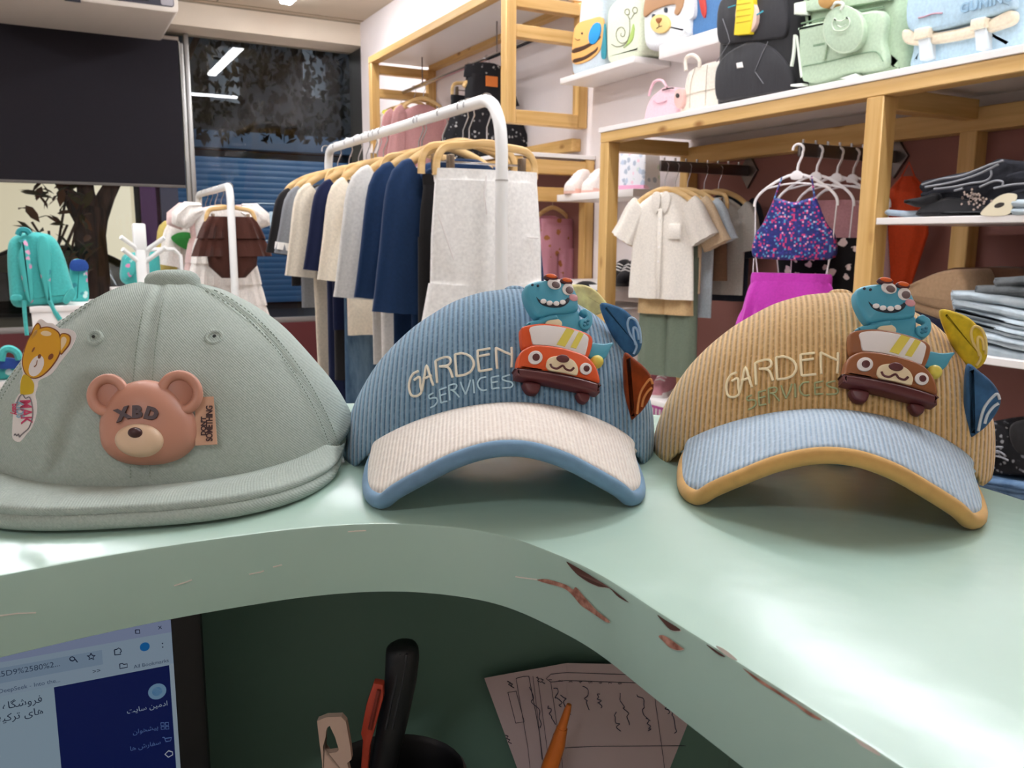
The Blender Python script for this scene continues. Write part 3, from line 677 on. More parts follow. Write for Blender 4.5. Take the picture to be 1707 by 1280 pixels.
def hat_root(name, label, cx, cy, rot):
    r_ = thing(name, label, 'cap', from_h(cx, cy, 0), -YAW+rot, 'kids caps on the counter'); r_['cx'] = cx
    Rm = Matrix.Rotation(-rot, 3, 'Z')
    def loc_ray(px, py):
        q = ray(px, py); o = Rm @ Vector((-cx, -cy, .12)); d = Rm @ Vector((q.dot(_rt), q.dot(_fh), q.z)); return o, d
    return r_, loc_ray
def hit_crown(C, lr, px, py):
    o, d = lr(px, py); k0 = None
    for i in range(400):
        k = .25+i*.001; p = o+d*k
        if p.z < C.H and p.y > C.ysurf(p.x, p.z) and abs(p.x-C.sh*p.z/C.H) < C.a*C.w(math.pi/2, p.z/C.H): return p.x, p.z
    p = o+d*.45; return p.x, p.z
def solid(o, th):
    m = o.modifiers.new('cloth_thickness', 'SOLIDIFY'); m.thickness = th; m.offset = -1; return o

# ------------------------------------------------------------------ corduroy caps with the dinosaur badge
V_OUT = [(-.0610, .446, .016), (-.0655, .425, .0085), (-.0660, .408, .005), (-.0642, .390, .003), (-.0605, .375, .0032), (-.0555, .3672, .0045), (-.049, .362, .0105), (-.037, .357, .0185), (-.024, .353, .0262), (-.011, .351, .031), (0, .350, .0325)]
Z6 = lambda x, y: (820+x/4.924, 450+y/4.924)
Z4 = lambda x, y: (660+x/7.76, 560+y/7.76)
GARDEN = [[(300, 460), (240, 490), (200, 550), (180, 640), (190, 730), (220, 775), (270, 780), (320, 755), (338, 715), (325, 640), (315, 535), (245, 575)],
 [(345, 720), (375, 540), (405, 390), (450, 520), (490, 640)], [(360, 560), (470, 515)], [(540, 610), (530, 470), (520, 330)], [(520, 330), (600, 290), (680, 280), (715, 320), (700, 370), (640, 395), (570, 400)], [(600, 395), (690, 420), (740, 540)],
 [(790, 525), (780, 400), (770, 245)], [(770, 245), (860, 230), (940, 255), (995, 310), (1010, 380), (980, 450), (920, 495), (790, 525)], [(1225, 165), (1060, 195)], [(1060, 195), (1065, 320), (1080, 460)], [(1080, 460), (1250, 430)], [(1065, 270), (1215, 240)],
 [(1310, 430), (1300, 300), (1295, 160)], [(1295, 160), (1400, 210), (1495, 250)], [(1495, 410), (1500, 280), (1495, 155)]]
SERVICES = [[(495, 740), (435, 775), (450, 810), (520, 800), (545, 840), (520, 890), (455, 930)], [(660, 665), (570, 700)], [(570, 700), (580, 790), (590, 865)], [(590, 865), (670, 845)], [(575, 775), (655, 745)],
 [(705, 830), (695, 730), (690, 645)], [(690, 645), (760, 625), (790, 645), (770, 690), (710, 705)], [(730, 700), (780, 740), (825, 795)], [(840, 600), (870, 680), (905, 755)], [(905, 755), (940, 670), (965, 570)], [(1000, 570), (1010, 650), (1015, 740)],
 [(1170, 535), (1100, 550), (1060, 610), (1075, 670), (1120, 705), (1180, 695)], [(1335, 515), (1235, 540)], [(1235, 540), (1240, 620), (1245, 690)], [(1245, 690), (1340, 670)], [(1240, 605), (1320, 590)], [(1475, 505), (1390, 530), (1380, 565), (1430, 585), (1490, 600), (1510, 640), (1470, 670), (1375, 680)]]
CY0 = .485
CC = Crown(.0905, .083, .0925, 1.85, 2.05, lambda f: max(0, .0375*(1-(f/R(60))**2), .046*(1-((math.pi-abs(f))/R(44))**2)), .0008, .010)
_dummy_lr = None
BXC, BROT = -.008, R(3); _bR = Matrix.Rotation(-BROT, 3, 'Z')
def blue_lr(px, py):
    q = ray(px, py); return _bR @ Vector((-BXC, -CY0, .12)), _bR @ Vector((q.dot(_rt), q.dot(_fh), q.z))
def stroke_pts(S, cv):
    out = []
    for s_ in S:
        P = cr(s_, 5, closed=False) if len(s_) > 2 else [Vector(lerp(Vector(s_[0]), Vector(s_[1]), i/5)) for i in range(6)]
        out.append([hit_crown(CC, blue_lr, *cv(p.x, p.y)) for p in P])
    return out
G_PTS = stroke_pts(GARDEN, Z4); S_PTS = stroke_pts(SERVICES, Z4)
# badge plane, tangent to the crown
bx0, bz0 = hit_crown(CC, blue_lr, 925, 600)
_p = CC.M(bx0, bz0, 0); _n = (CC.M(bx0, bz0, .001)-_p).normalized(); _n = (_n + Vector((0, -.10, -.05))).normalized()
_u = Vector((0, 0, 1)).cross(-_n).normalized()
if _u.x < 0: _u = -_u
_v = _n.cross(_u);  _v = _v if _v.z > 0 else -_v
def b_uv(px, py):
    o, d = blue_lr(px, py); k = (_p-o).dot(_n)/d.dot(_n); q = o+d*k-_p; return Vector((q.dot(_u), q.dot(_v)))
def BM(u, v, h): return _p + _u*u + _v*v + _n*(h+.0022-3.2*u*u - 1.2*v*v)
def bz(pts, n=4): return cr([b_uv(*Z6(x, y)) for x, y in pts], n)
def bel(cx, cy, rx, ry, rot=0, n=24): return [b_uv(*Z6(p.x, p.y)) for p in ell(cx, cy, rx, ry, n, rot)]
def dino_badge(par, P):
    mm = .001
    root = MB().puff(bz([(180, 900), (200, 730), (215, 540), (290, 480), (380, 420), (600, 400), (700, 420), (800, 640), (840, 900), (830, 1030), (500, 980), (250, 930)]), -.002, .0004).build('dinosaur_badge', P['teal'], par)
    tag(root, 'rubber badge of a teal dinosaur riding a smiling car')
    def pc(name, out, h0, h1, r, m, dome=False):
        mb = MB()
        if dome: mb.dome(out, h0*mm, h1*mm, M=BM, rows=6, p=2.6)
        else: mb.puff(out, h0*mm, h1*mm, r*mm, M=BM, seg=3)
        return mb.build(name, m, root, smooth=60)
    T = P['teal']
    pc('dinosaur_tail', bz([(795, 615), (900, 615), (1000, 595), (975, 640), (940, 710), (900, 740), (800, 740), (760, 700)]), 0, 2, .8, T)
    pc('dinosaur_body', bz([(380, 400), (500, 385), (620, 370), (690, 350), (705, 420), (700, 480), (745, 520), (700, 555), (600, 540), (450, 520), (400, 500)]), -1, 2.6, 1, T)
    pc('dinosaur_head', bz([(252, 180), (275, 142), (340, 120), (420, 110), (500, 118), (590, 138), (650, 170), (680, 225), (690, 300), (680, 360), (600, 385), (480, 400), (370, 420), (325, 390), (285, 320), (258, 250)]), -2, 4.6, 2.2, T)
    pc('dinosaur_arm', bz([(260, 475), (300, 450), (360, 440), (430, 410), (500, 400), (520, 440), (440, 455), (380, 490), (330, 500), (275, 492)]), 0, 4.0, 1.5, T)
    pc('dinosaur_arm', bz([(700, 440), (738, 424), (755, 400), (718, 382), (708, 360), (740, 340), (765, 352), (795, 370), (808, 410), (805, 460), (785, 500), (745, 522), (705, 500)]), 0, 4.0, .7, T)
    for i, (x, y) in enumerate(((740, 460), (765, 448), (735, 485), (760, 475))): pc('knuckle', bel(x, y, 14, 13, n=10), 3.6, 4.7, .5, P['tealdk'])
    pc('belly', bel(485, 475, 70, 48), 2.0, 3.4, .7, P['cream'])
    for cx, cy, rx, ry, rt in ((490, 150, 58, 45, .3), (602, 192, 48, 52, .2)):
        pc('eye_white', bel(cx, cy, rx, ry, rt), 4.2, 5.0, .5, P['white'])
    for cx, cy, rx, ry in ((500, 160, 34, 28), (612, 202, 32, 32)):
        pc('pupil', bel(cx, cy, rx, ry, .4), 4.9, 5.4, .4, P['grey'])
    pc('cheek', bel(645, 262, 38, 30, .2), 4.2, 5.0, .5, P['pink'])
    for cx, cy, rx, ry in ((465, 92, 58, 26), (592, 122, 52, 26)):
        pc('goggle_frame', bel(cx, cy, rx, ry, .15), 3.0, 5.4, .8, P['maroon']); pc('goggle_lens', bel(cx, cy-4, rx*.78, ry*.68, .15), 5.2, 6.0, .5, P['orange'])
    for x in ((312, 158), (356, 165)): pc('nostril', bel(*x, 11, 11, n=12), 4.4, 4.75, .1, P['navy'])
    pc('mouth', bz([(342, 262), (365, 285), (400, 300), (470, 310), (540, 298), (585, 275), (598, 262), (612, 280), (595, 312), (550, 342), (480, 352), (410, 338), (368, 312)]), 4.4, 4.8, .15, P['navy'])
    for x, y in ((395, 300), (445, 315), (500, 318), (552, 306)): pc('tooth', bel(x, y, 25, 20, n=14), 4.6, 5.3, .4, P['white'])
    B = P['body']
    pc('cabin', bz([(215, 540), (225, 505), (280, 488), (400, 478), (560, 498), (700, 533), (775, 563), (800, 600), (795, 660), (765, 745), (740, 775), (600, 735), (450, 700), (300, 680), (235, 670), (220, 600)]), 0, 4.6, 1.2, B)
    pc('windshield', bz([(285, 518), (400, 503), (560, 523), (700, 558), (755, 592), (755, 640), (735, 720), (715, 742), (600, 706), (450, 672), (330, 660), (302, 645), (290, 580)]), 4.3, 5.5, .3, P['white'])
    for q in ([(575, 527), (640, 546), (560, 680), (493, 662)], [(675, 555), (718, 570), (652, 694), (605, 684)]): pc('windshield_stripe', [b_uv(*Z6(x, y)) for x, y in q], 4.9, 5.75, 0, P['yellow'])
    pc('hood', bz([(183, 820), (200, 730), (250, 682), (330, 662), (480, 677), (620, 707), (740, 752), (810, 822), (845, 905), (840, 965), (700, 935), (500, 895), (300, 858), (190, 850)]), 0, 6.2, 1.6, B)
    pc('bumper_gap', bz([(185, 840), (400, 868), (600, 905), (835, 965), (838, 985), (600, 930), (400, 890), (185, 862)]), 0, 5.6, .5, P['maroondk'])
    pc('bumper', bz([(170, 868), (190, 856), (400, 890), (600, 925), (825, 978), (842, 992), (840, 1035), (825, 1048), (600, 1003), (400, 958), (190, 917), (172, 900)]), 0, 7.4, 1.3, P['maroon'])
    for q in ([(248, 940), (370, 958), (374, 1005), (352, 1036), (302, 1032), (264, 1002)], [(680, 1030), (777, 1042), (778, 1085), (752, 1107), (712, 1098), (690, 1072)]):
        pc('wheel', bz(q), -1, 3.4, 1.2, P['maroon'])
    for cx, cy, r_ in ((320, 770, 57), (728, 860, 50)):
        pc('car_eye_white', bel(cx, cy, r_, r_*.95), 5.8, 6.7, .4, P['white']); pc('car_pupil', bel(cx+4, cy, r_*.52, r_*.52), 6.6, 7.0, .3, P['maroon'])
    pc('muzzle', bz([(405, 830), (420, 785), (470, 765), (540, 765), (620, 795), (660, 850), (660, 898), (640, 915), (540, 895), (440, 880), (410, 860)]), 5.8, 6.9, .5, P['cream'])
    pc('car_nose', bel(535, 787, 52, 31, .12), 6.6, 8.0, .8, P['maroon'])
    ms = [BM(*b_uv(*Z6(p.x, p.y)), .0069) for p in cr([(435, 828), (450, 855), (490, 866), (535, 843), (560, 870), (600, 880), (625, 858)], 4, closed=False)]
    MB().tube(ms, .0006, 6).build('car_smile', P['maroon'], root)
    pc('side_mirror', bel(850, 765, 57, 50, .1), 0, 4.6, 0, P['yellow'], dome=True)
    return root
def felt_tab(par, px_out, m, ms, depth, spiral, name='felt_spine'):
    """felt spine sewn into the side seam: outline taken at the crown's middle depth"""
    P = []
    for x, y in px_out:
        o, d = blue_lr(x, y); k = (depth-o.y)/d.y; q = o+d*k; P.append(Vector((q.x, q.z)))
    out = cr(P, 5); t_ = MB().puff(out, -.0035, .0035, .003, M=lambda u, v, h: (u, depth-h, v), both=True).build(name, m, par, smooth=60)
    for sp in spiral:
        pts = []
        for x, y in sp:
            o, d = blue_lr(x, y); k = (depth-.0036-o.y)/d.y; pts.append(o+d*k)
        MB().tube(cr(pts, 5, closed=False), .0007, 6).build('spiral_stitch', ms, t_)
    return t_
def cord_cap(name, label, cx, cy, rot, M_):
    root, lr = hat_root(name, label, cx, cy, rot)
    solid(CC.mesh().build('crown', M_['crown'], root, smooth=60), .0016)
    # strap across the back opening
    band = [CC.pt(f, .004)*1.0 for f in [R(126+i*4) for i in range(28)]]
    MB().tube(band, .0045, 8, flat=.25, up=(0, 0, 1)).build('back_strap', M_['piping'], root)
    # visor
    outl = [Vector((x, y-CY0, z)) for x, y, z in V_OUT]; outl = outl + [Vector((-p.x, p.y, p.z)) for p in outl[-2::-1]]
    outl = cr(outl, 5, closed=False); N = len(outl)
    seam = []
    for i in range(N):
        f = R(lerp(-53, 53, i/(N-1))); seam.append(CC.pt(f, CC.z0(f)+.001))
    rows = []
    for j in range(13):
        t_ = j/12; rows.append([seam[i].lerp(outl[i], t_*.965) + Vector((0, 0, .0035*math.sin(math.pi*t_)*(1-abs(2*i/(N-1)-1)**4))) for i in range(N)])
    mb = MB().rings(rows, False, False, False); vis = mb.build('visor', M_['visor'], root, smooth=60, fix=False); solid(vis, .0028)
    MB().tube([p+Vector((0, 0, .0002)) for p in outl], .0036, 12).build('visor_piping', M_['piping'], root)
    # embroidery
    for nm, S, r_, m in (('embroidered_letter', G_PTS, .00068, M_['garden']), ('embroidered_small_letter', S_PTS, .00045, M_['services'])):
        for s_ in S: MB().tube([CC.M(x, z, .0006) for x, z in s_], r_, 6).build(nm, m, root)
    # top button
    MB().dome(ell(0, 0, .0065, .0065, 20), 0, .0035, M=lambda u, v, h: (u+CC.sh, v+.012, CC.H-.0022+h)).build('top_button', M_['crown'], root)
    dino_badge(root, M_['badge'])
    for (o_, sp, dp), (m, ms) in list(zip(TABS, M_['tabs'])): felt_tab(root, o_, m, ms, dp, sp)
    return root
TABS = [([(1000, 508), (1030, 511), (1052, 526), (1068, 552), (1069, 578), (1058, 594), (1042, 590), (1020, 560)], [[(1056, 590), (1061, 575), (1050, 556), (1046, 540), (1050, 530), (1060, 534), (1067, 552), (1068, 572)], [(1059, 575), (1056, 558), (1056, 546), (1062, 550), (1065, 566)]], -.022),
        ([(1040, 590), (1060, 600), (1078, 616), (1088, 634), (1088, 652), (1076, 676), (1062, 692), (1048, 698), (1040, 650)], [[(1062, 690), (1064, 672), (1068, 654), (1076, 640), (1084, 632), (1088, 640)], [(1070, 678), (1073, 664), (1080, 652), (1087, 646)]], -.048),
        ([(935, 500), (945, 478), (965, 474), (985, 479), (1002, 493), (1012, 515), (970, 530)], [], .03)]
PVC = lambda n, c: plain('rubber_'+n, c, .42)
felt = lambda n, c: fabric('felt_'+n, c, weave=600, wr=200, wd=.0008, var=.18)
thr = lambda n, c: plain('thread_'+n, c, .6)
bp = dict(teal=PVC('teal', '#4a9fb9'), tealdk=PVC('teal_dark', '#2f7f99'), cream=PVC('cream', '#ecd9b4'), white=PVC('white', '#ece6e4'), grey=PVC('grey_brown', '#6e5a5a'), pink=PVC('pink', '#d99aa0'), maroon=PVC('maroon', '#5d2a2c'), maroondk=PVC('maroon_dark', '#3c1214'), orange=PVC('orange', '#e2621f'), navy=PVC('navy', '#182432'), yellow=PVC('yellow', '#e4d35a'), body=PVC('car_orange', '#e2551a'))
bp2 = dict(bp); bp2['body'] = PVC('car_brown', '#94582f')
thw = thr('pale', '#d5dbe2')
cord_cap('corduroy_cap', 'blue corduroy kids cap with white visor and orange car dinosaur badge', BXC, CY0, BROT,
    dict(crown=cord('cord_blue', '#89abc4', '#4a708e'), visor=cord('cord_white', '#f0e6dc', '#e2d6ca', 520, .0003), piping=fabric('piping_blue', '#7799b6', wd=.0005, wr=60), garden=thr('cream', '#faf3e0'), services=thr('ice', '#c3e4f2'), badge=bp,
         tabs=[(felt('blue', '#3f719c'), thr('blue', '#a9cbe8')), (felt('rust', '#8c3a12'), thr('rust', '#d98a4a')), (felt('pale_yellow', '#f8e6a4'), thw)]))
TX, TYY, TROT = .172, .470, R(-16)
cord_cap('corduroy_cap', 'tan corduroy kids cap with light blue visor and brown car dinosaur badge', TX, TYY, TROT,
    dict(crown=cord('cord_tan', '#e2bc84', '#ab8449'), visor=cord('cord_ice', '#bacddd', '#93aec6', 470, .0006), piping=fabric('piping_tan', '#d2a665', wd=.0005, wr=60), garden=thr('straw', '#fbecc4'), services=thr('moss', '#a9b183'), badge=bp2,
         tabs=[(felt('yellow', '#e3c433'), thr('gold', '#f3d98a')), (felt('denim', '#3e668e'), thw)]))

# ------------------------------------------------------------------ sage twill cap with the bear badge
SX, SY, SROT = -.186, .457, R(11)
SC_ = Crown(.1025, .086, .0975, 1.32, 1.6, lambda f: .004 + .020*min(1, (abs(f)/R(95)))**2, .0011)
TW = base('sage_twill', '#aab6ad', .9, spec=.12, sheen=.1); vv = coords(TW, (1, 1, 1))
sx = TW.n('ShaderNodeSeparateXYZ'); TW.l(vv, sx.inputs[0]); ad = TW.n('ShaderNodeMath', operation='ADD'); TW.l(sx.outputs[0], ad.inputs[0]); TW.l(sx.outputs[2], ad.inputs[1])
mu = TW.n('ShaderNodeMath', operation='MULTIPLY'); TW.l(ad.outputs[0], mu.inputs[0]); mu.inputs[1].default_value = 5200; si = TW.n('ShaderNodeMath', operation='SINE'); TW.l(mu.outputs[0], si.inputs[0])
a2 = TW.n('ShaderNodeMath', operation='MULTIPLY_ADD'); TW.l(si.outputs[0], a2.inputs[0]); a2.inputs[1].default_value = .05; TW.l(noise(TW, vv, 60, 4), a2.inputs[2]); bump(TW, a2.outputs[0], .0012)
TW.l(mixcol(TW, ramp(TW, noise(TW, vv, 900, 2), .3, .7), '#a5b2aa', '#b4c0b8'), TW.b.inputs['Base Color']); TW = TW.m
sg_, slr = hat_root('twill_cap', 'sage green twill kids cap with a flat visor and pink bear badge', SX, SY, SROT)
solid(SC_.mesh(nf=192, nr=56, panels=6).build('crown', TW, sg_, smooth=60), .0016)
MB().dome(ell(0, 0, .0145, .0125, 28), -.003, .0065, M=lambda u, v, h: (u+.003, v, SC_.H-.0005+h), p=3.2).build('top_button', TW, sg_)
# seams: stitched both sides
st = MB()
for f0 in (0, R(60), R(-60)):
    for sd in (-1, 1):
        for i in range(54):
            pts = []
            for e in (0, .55):
                z = lerp(.012, SC_.H*.955, (i+e)/54); w_ = max(.2, SC_.w(f0, z/SC_.H)); f = f0 + sd*.0042/(SC_.a*w_)
                p = SC_.pt(f, z); n = Vector((p.x/SC_.a**2, p.y/SC_.b**2, p.z/SC_.H**2)).normalized(); pts.append(p+n*.0006)
            st.tube(pts, .0003, 4)
tag(st.build('seam_stitching', plain('stitch_sage', '#8f9c90', .8), sg_), None, kind='stuff')
for px, py in ((158, 563), (357, 562)):
    x, z = hit_crown(SC_, slr, px, py)
    rg_ = [SC_.M(x+.0034*math.cos(q), z+.0026*math.sin(q), -.0003) for q in [2*math.pi*i/20 for i in range(20)]]
    e_ = MB().tube(rg_, .0012, 8, closed=True).build('eyelet', TW, sg_)
    MB().puff(ell(0, 0, .0008, .0006, 12), 0, .0003, M=lambda u, v, h: SC_.M(x+u, z+v, .0009+h)).build('eyelet_hole', plain('hole_dark', '#2c302c', .9), e_)
# flat visor
N = 61; inner, outer = [], []
for i in range(N):
    f = R(lerp(-64, 64, i/(N-1))); p = SC_.pt(f, SC_.z0(f)); inner.append(p+Vector((0, .002, 0)))
    f = R(lerp(-86, 86, i/(N-1))); s_, c_ = math.sin(f), math.cos(f); k = (abs(s_)**2.7+abs(c_)**2.7)**(-1/2.7)
    z = .0065 - .0025*abs(s_)**3 + .006*max(0, abs(s_)-.9)/.1
    outer.append(Vector((.0885*s_*k, -(SC_.b+.036)*c_*k-.002, z)))
rows = []
for j in range(11):
    t_ = j/10; rows.append([inner[i].lerp(outer[i], t_) + Vector((0, 0, .002*math.sin(math.pi*t_))) for i in range(N)])
vz = MB().rings(rows, False, False, False).build('visor', TW, sg_, smooth=60, fix=False); solid(vz, .004)
MB().tube([p+Vector((0, 0, -.0018)) for p in outer], .0032, 12).build('visor_edge', TW, sg_)
MB().tube([inner[i].lerp(outer[i], .93)+Vector((0, 0, .0006)) for i in range(N)], .0004, 5).build('visor_stitch_line', plain('stitch_sage', '#8f9c90', .8), sg_)
# bear badge
Z8 = lambda x, y: (130+x/6.322, 600+y/6.322)
sx0, sz0 = hit_crown(SC_, slr, 245, 705); sp_ = SC_.M(sx0, sz0, 0); sn_ = (SC_.M(sx0, sz0, .001)-sp_).normalized()
su_ = Vector((0, 0, 1)).cross(-sn_).normalized(); su_ = su_ if su_.x > 0 else -su_
sv_ = sn_.cross(su_); sv_ = sv_ if sv_.z > 0 else -sv_
def s_uv(px, py):
    o, d = slr(px, py); k = (sp_-o).dot(sn_)/d.dot(sn_); q = o+d*k-sp_; return Vector((q.dot(su_), q.dot(sv_)))
def SM(u, v, h): return sp_ + su_*u + sv_*v + sn_*(h+.001-2.2*u*u)
def s8(pts, n=4): return cr([s_uv(*Z8(x, y)) for x, y in pts], n)
def e8(cx, cy, rx, ry, rot=0, n=28): return [s_uv(*Z8(p.x, p.y)) for p in ell(cx, cy, rx, ry, n, rot)]
BR = PVC('bear_pink', '#c78e78'); BRI = PVC('bear_inner', '#b4775f'); BC = PVC('bear_cream', '#e6c6a6'); BD = PVC('bear_dark', '#3c1518')
tagm = plain('woven_label', '#d6ab90', .8)
face = MB().dome(s8([(235, 640), (290, 500), (380, 370), (480, 285), (600, 235), (740, 218), (880, 245), (1000, 320), (1110, 430), (1210, 560), (1255, 680), (1255, 820), (1200, 930), (1080, 1030), (900, 1090), (700, 1105), (500, 1085), (350, 1020), (260, 920), (230, 780)]), -.002, .0105, M=SM, rows=9, p=2.6).build('bear_badge', BR, sg_, smooth=70)
tag(face, 'dusty pink rubber bear face badge with cream muzzle')
for cx, cy, r_ in ((345, 395, 172), (1090, 372, 186)):
    rg_ = [SM(*s_uv(*Z8(p.x, p.y)), .004) for p in ell(cx, cy, r_, r_, 40)]
    MB().tube(rg_, .0024, 10, closed=True).build('ear_rim', BR, face); MB().puff(e8(cx, cy, r_*.95, r_*.95), -.001, .0042, .0008, M=SM).build('ear', BRI, face)
def facez(u, v): return .0098
mz = MB().dome(e8(695, 880, 260, 172, 0, 36), .006, .0138, M=SM, rows=7, p=2.8).build('muzzle', BC, face, smooth=70)
MB().dome(e8(677, 828, 78, 57), .0125, .0160, M=SM, rows=5).build('nose', BD, face)
for ch, cx, cy, rt in (('X', 535, 622, .30), ('B', 682, 600, 0), ('D', 832, 617, -.28)):
    c0 = s_uv(*Z8(cx, cy)); cs, sn2 = math.cos(rt), math.sin(rt)
    text_mb(ch, .0072, lambda u, v, h: SM(c0.x+(u*cs-(v-.0026)*sn2), c0.y+(u*sn2+(v-.0026)*cs), .0104+h), .0011, 1, .0005).build('raised_letter', BD, face, smooth=0)
lb = MB().puff([s_uv(*Z8(x, y)) for x, y in ((1240, 400), (1430, 385), (1468, 888), (1240, 905))], .0006, .0012, M=SM).build('woven_label', tagm, sg_)
for s_, off, sz in (("DON'T", 1350, .0030), ('SOMETHING', 1418, .0040)):
    c0 = s_uv(*Z8(off, 668 if off > 1400 else 700)); kx = 1.0 if off < 1400 else .8
    text_mb(s_, sz, lambda u, v, h: SM(c0.x-v+sz*.0, c0.y+u*kx, .0013+h), .0002, .92, .00012).build('label_lettering', BD, lb, smooth=0)
# bear shaped swing tag at the left side of the crown
tg_d = .402; Z3 = lambda x, y: (20+x/5.565, 520+y/5.565)
_tp0 = Vector(slr(70, 640)[0] + slr(70, 640)[1]*.365); tn = Vector((.12, -1, .16)).normalized(); tu = Vector((0, 0, 1)).cross(-tn).normalized(); tu = tu if tu.x > 0 else -tu
tv = tn.cross(tu); tv = tv if tv.z > 0 else -tv
def t_uv(px, py):
    o, d = slr(px, py); k = (_tp0-o).dot(tn)/d.dot(tn); q = o+d*k-_tp0; return Vector((q.dot(tu), q.dot(tv)))
TM = lambda u, v, h: _tp0+tu*u+tv*v+tn*h
def z3(pts, n=4): return cr([t_uv(*Z3(x, y)) for x, y in pts], n)
def t3(cx, cy, rx, ry, rot=0): return [t_uv(*Z3(p.x, p.y)) for p in ell(cx, cy, rx, ry, 20, rot)]
CW = plain('card_white', '#efe6e4', .35); CYl = plain('card_yellow', '#e6a81c', .3); CYp = plain('card_pale', '#f3d9b0', .3); CB = plain('card_brown', '#8a4a1c', .4); CG = plain('card_grey', '#8a8286', .5); CP = plain('card_pink', '#d2406a', .4); CBl = plain('card_blue', '#8fb4cc', .4); CYb = plain('card_lemon', '#d9b51a', .3)
card = MB().puff(z3([(250, 68), (300, 80), (320, 100), (380, 105), (440, 150), (520, 155), (580, 185), (592, 240), (550, 330), (500, 400), (460, 450), (380, 560), (320, 600), (245, 640), (240, 690), (215, 770), (230, 850), (225, 950), (190, 1060), (130, 1140), (70, 1205), (10, 1180), (0, 1100), (20, 860), (50, 780), (80, 740), (75, 650), (100, 570), (85, 470), (110, 350), (150, 260), (190, 160)], 3), -.0006, 0, M=TM).build('swing_tag', CW, sg_)
tag(card, 'white card tag cut as a yellow winking bear')
def pr(name, out, lay, m): return MB().puff(out, 0, .00012*lay, M=TM).build(name, m, card, smooth=0)
pr('printed_outline', z3([(248, 150), (330, 135), (408, 162), (450, 215), (462, 330), (430, 428), (358, 530), (275, 600), (200, 620), (132, 588), (96, 502), (100, 398), (142, 262), (192, 180)]), 1, CB)
pr('printed_ear', z3([(440, 225), (490, 195), (545, 225), (540, 295), (495, 358), (448, 392)]), 1, CB); pr('printed_ear', z3([(160, 262), (196, 150), (240, 100), (270, 138), (252, 182), (200, 232)]), 1, CB)
pr('printed_ear', z3([(448, 230), (490, 206), (533, 232), (528, 290), (490, 345), (452, 378)]), 2, CYl); pr('printed_ear', z3([(172, 252), (205, 155), (240, 112), (258, 140), (244, 178), (202, 226)]), 2, CYl)
pr('printed_inner_ear', z3([(458, 250), (485, 230), (506, 250), (500, 290), (465, 345), (458, 350)]), 3, CYp); pr('printed_inner_ear', z3([(180, 245), (205, 185), (232, 165), (240, 185), (215, 220)]), 3, CYp)
pr('printed_face', z3([(255, 160), (330, 145), (400, 170), (440, 220), (450, 330), (420, 420), (350, 520), (270, 590), (200, 610), (140, 580), (105, 500), (110, 400), (150, 270), (200, 190)]), 3, CYl)
pr('printed_highlight', t3(318, 200, 50, 24, .1), 4, CYp); pr('printed_muzzle', t3(228, 500, 62, 104, .45), 4, CW)
pr('printed_nose', t3(257, 412, 15, 22, .3), 5, CB); pr('printed_eye', t3(362, 415, 20, 32, .6), 5, CB); pr('printed_wink', t3(200, 350, 8, 26, .5), 5, CB); pr('printed_mouth', z3([(205, 500), (212, 512), (232, 490), (240, 450), (234, 450), (226, 485), (212, 500)]), 5, CB)
pr('printed_body', z3([(110, 580), (165, 605), (200, 655), (205, 700), (190, 755), (100, 768), (78, 750), (82, 650)]), 2, CYb)
for pts in ([(40, 880), (55, 820), (75, 780), (100, 765), (125, 800), (165, 790), (190, 880), (190, 980), (160, 1070), (120, 1110), (85, 1140), (70, 1160), (60, 1130), (45, 1150), (30, 1130), (20, 1145)],):
    MB().tube([TM(*t_uv(*Z3(p.x, p.y)), .0002) for p in cr(pts, 3, closed=False)], .00025, 4).build('printed_line', CG, card)
for s_, x, y, sz, m in (('MAK', 118, 925, .0062, CP), ('KIDS', 78, 905, .0042, CBl), ('baby', 42, 900, .0032, CP)):
    c0 = t_uv(*Z3(x, y)); text_mb(s_, sz, lambda u, v, h: TM(c0.x+v-.0015, c0.y-u*.8, .0002+h), .0001, 1, .0001).build('printed_lettering', m, card, smooth=0)
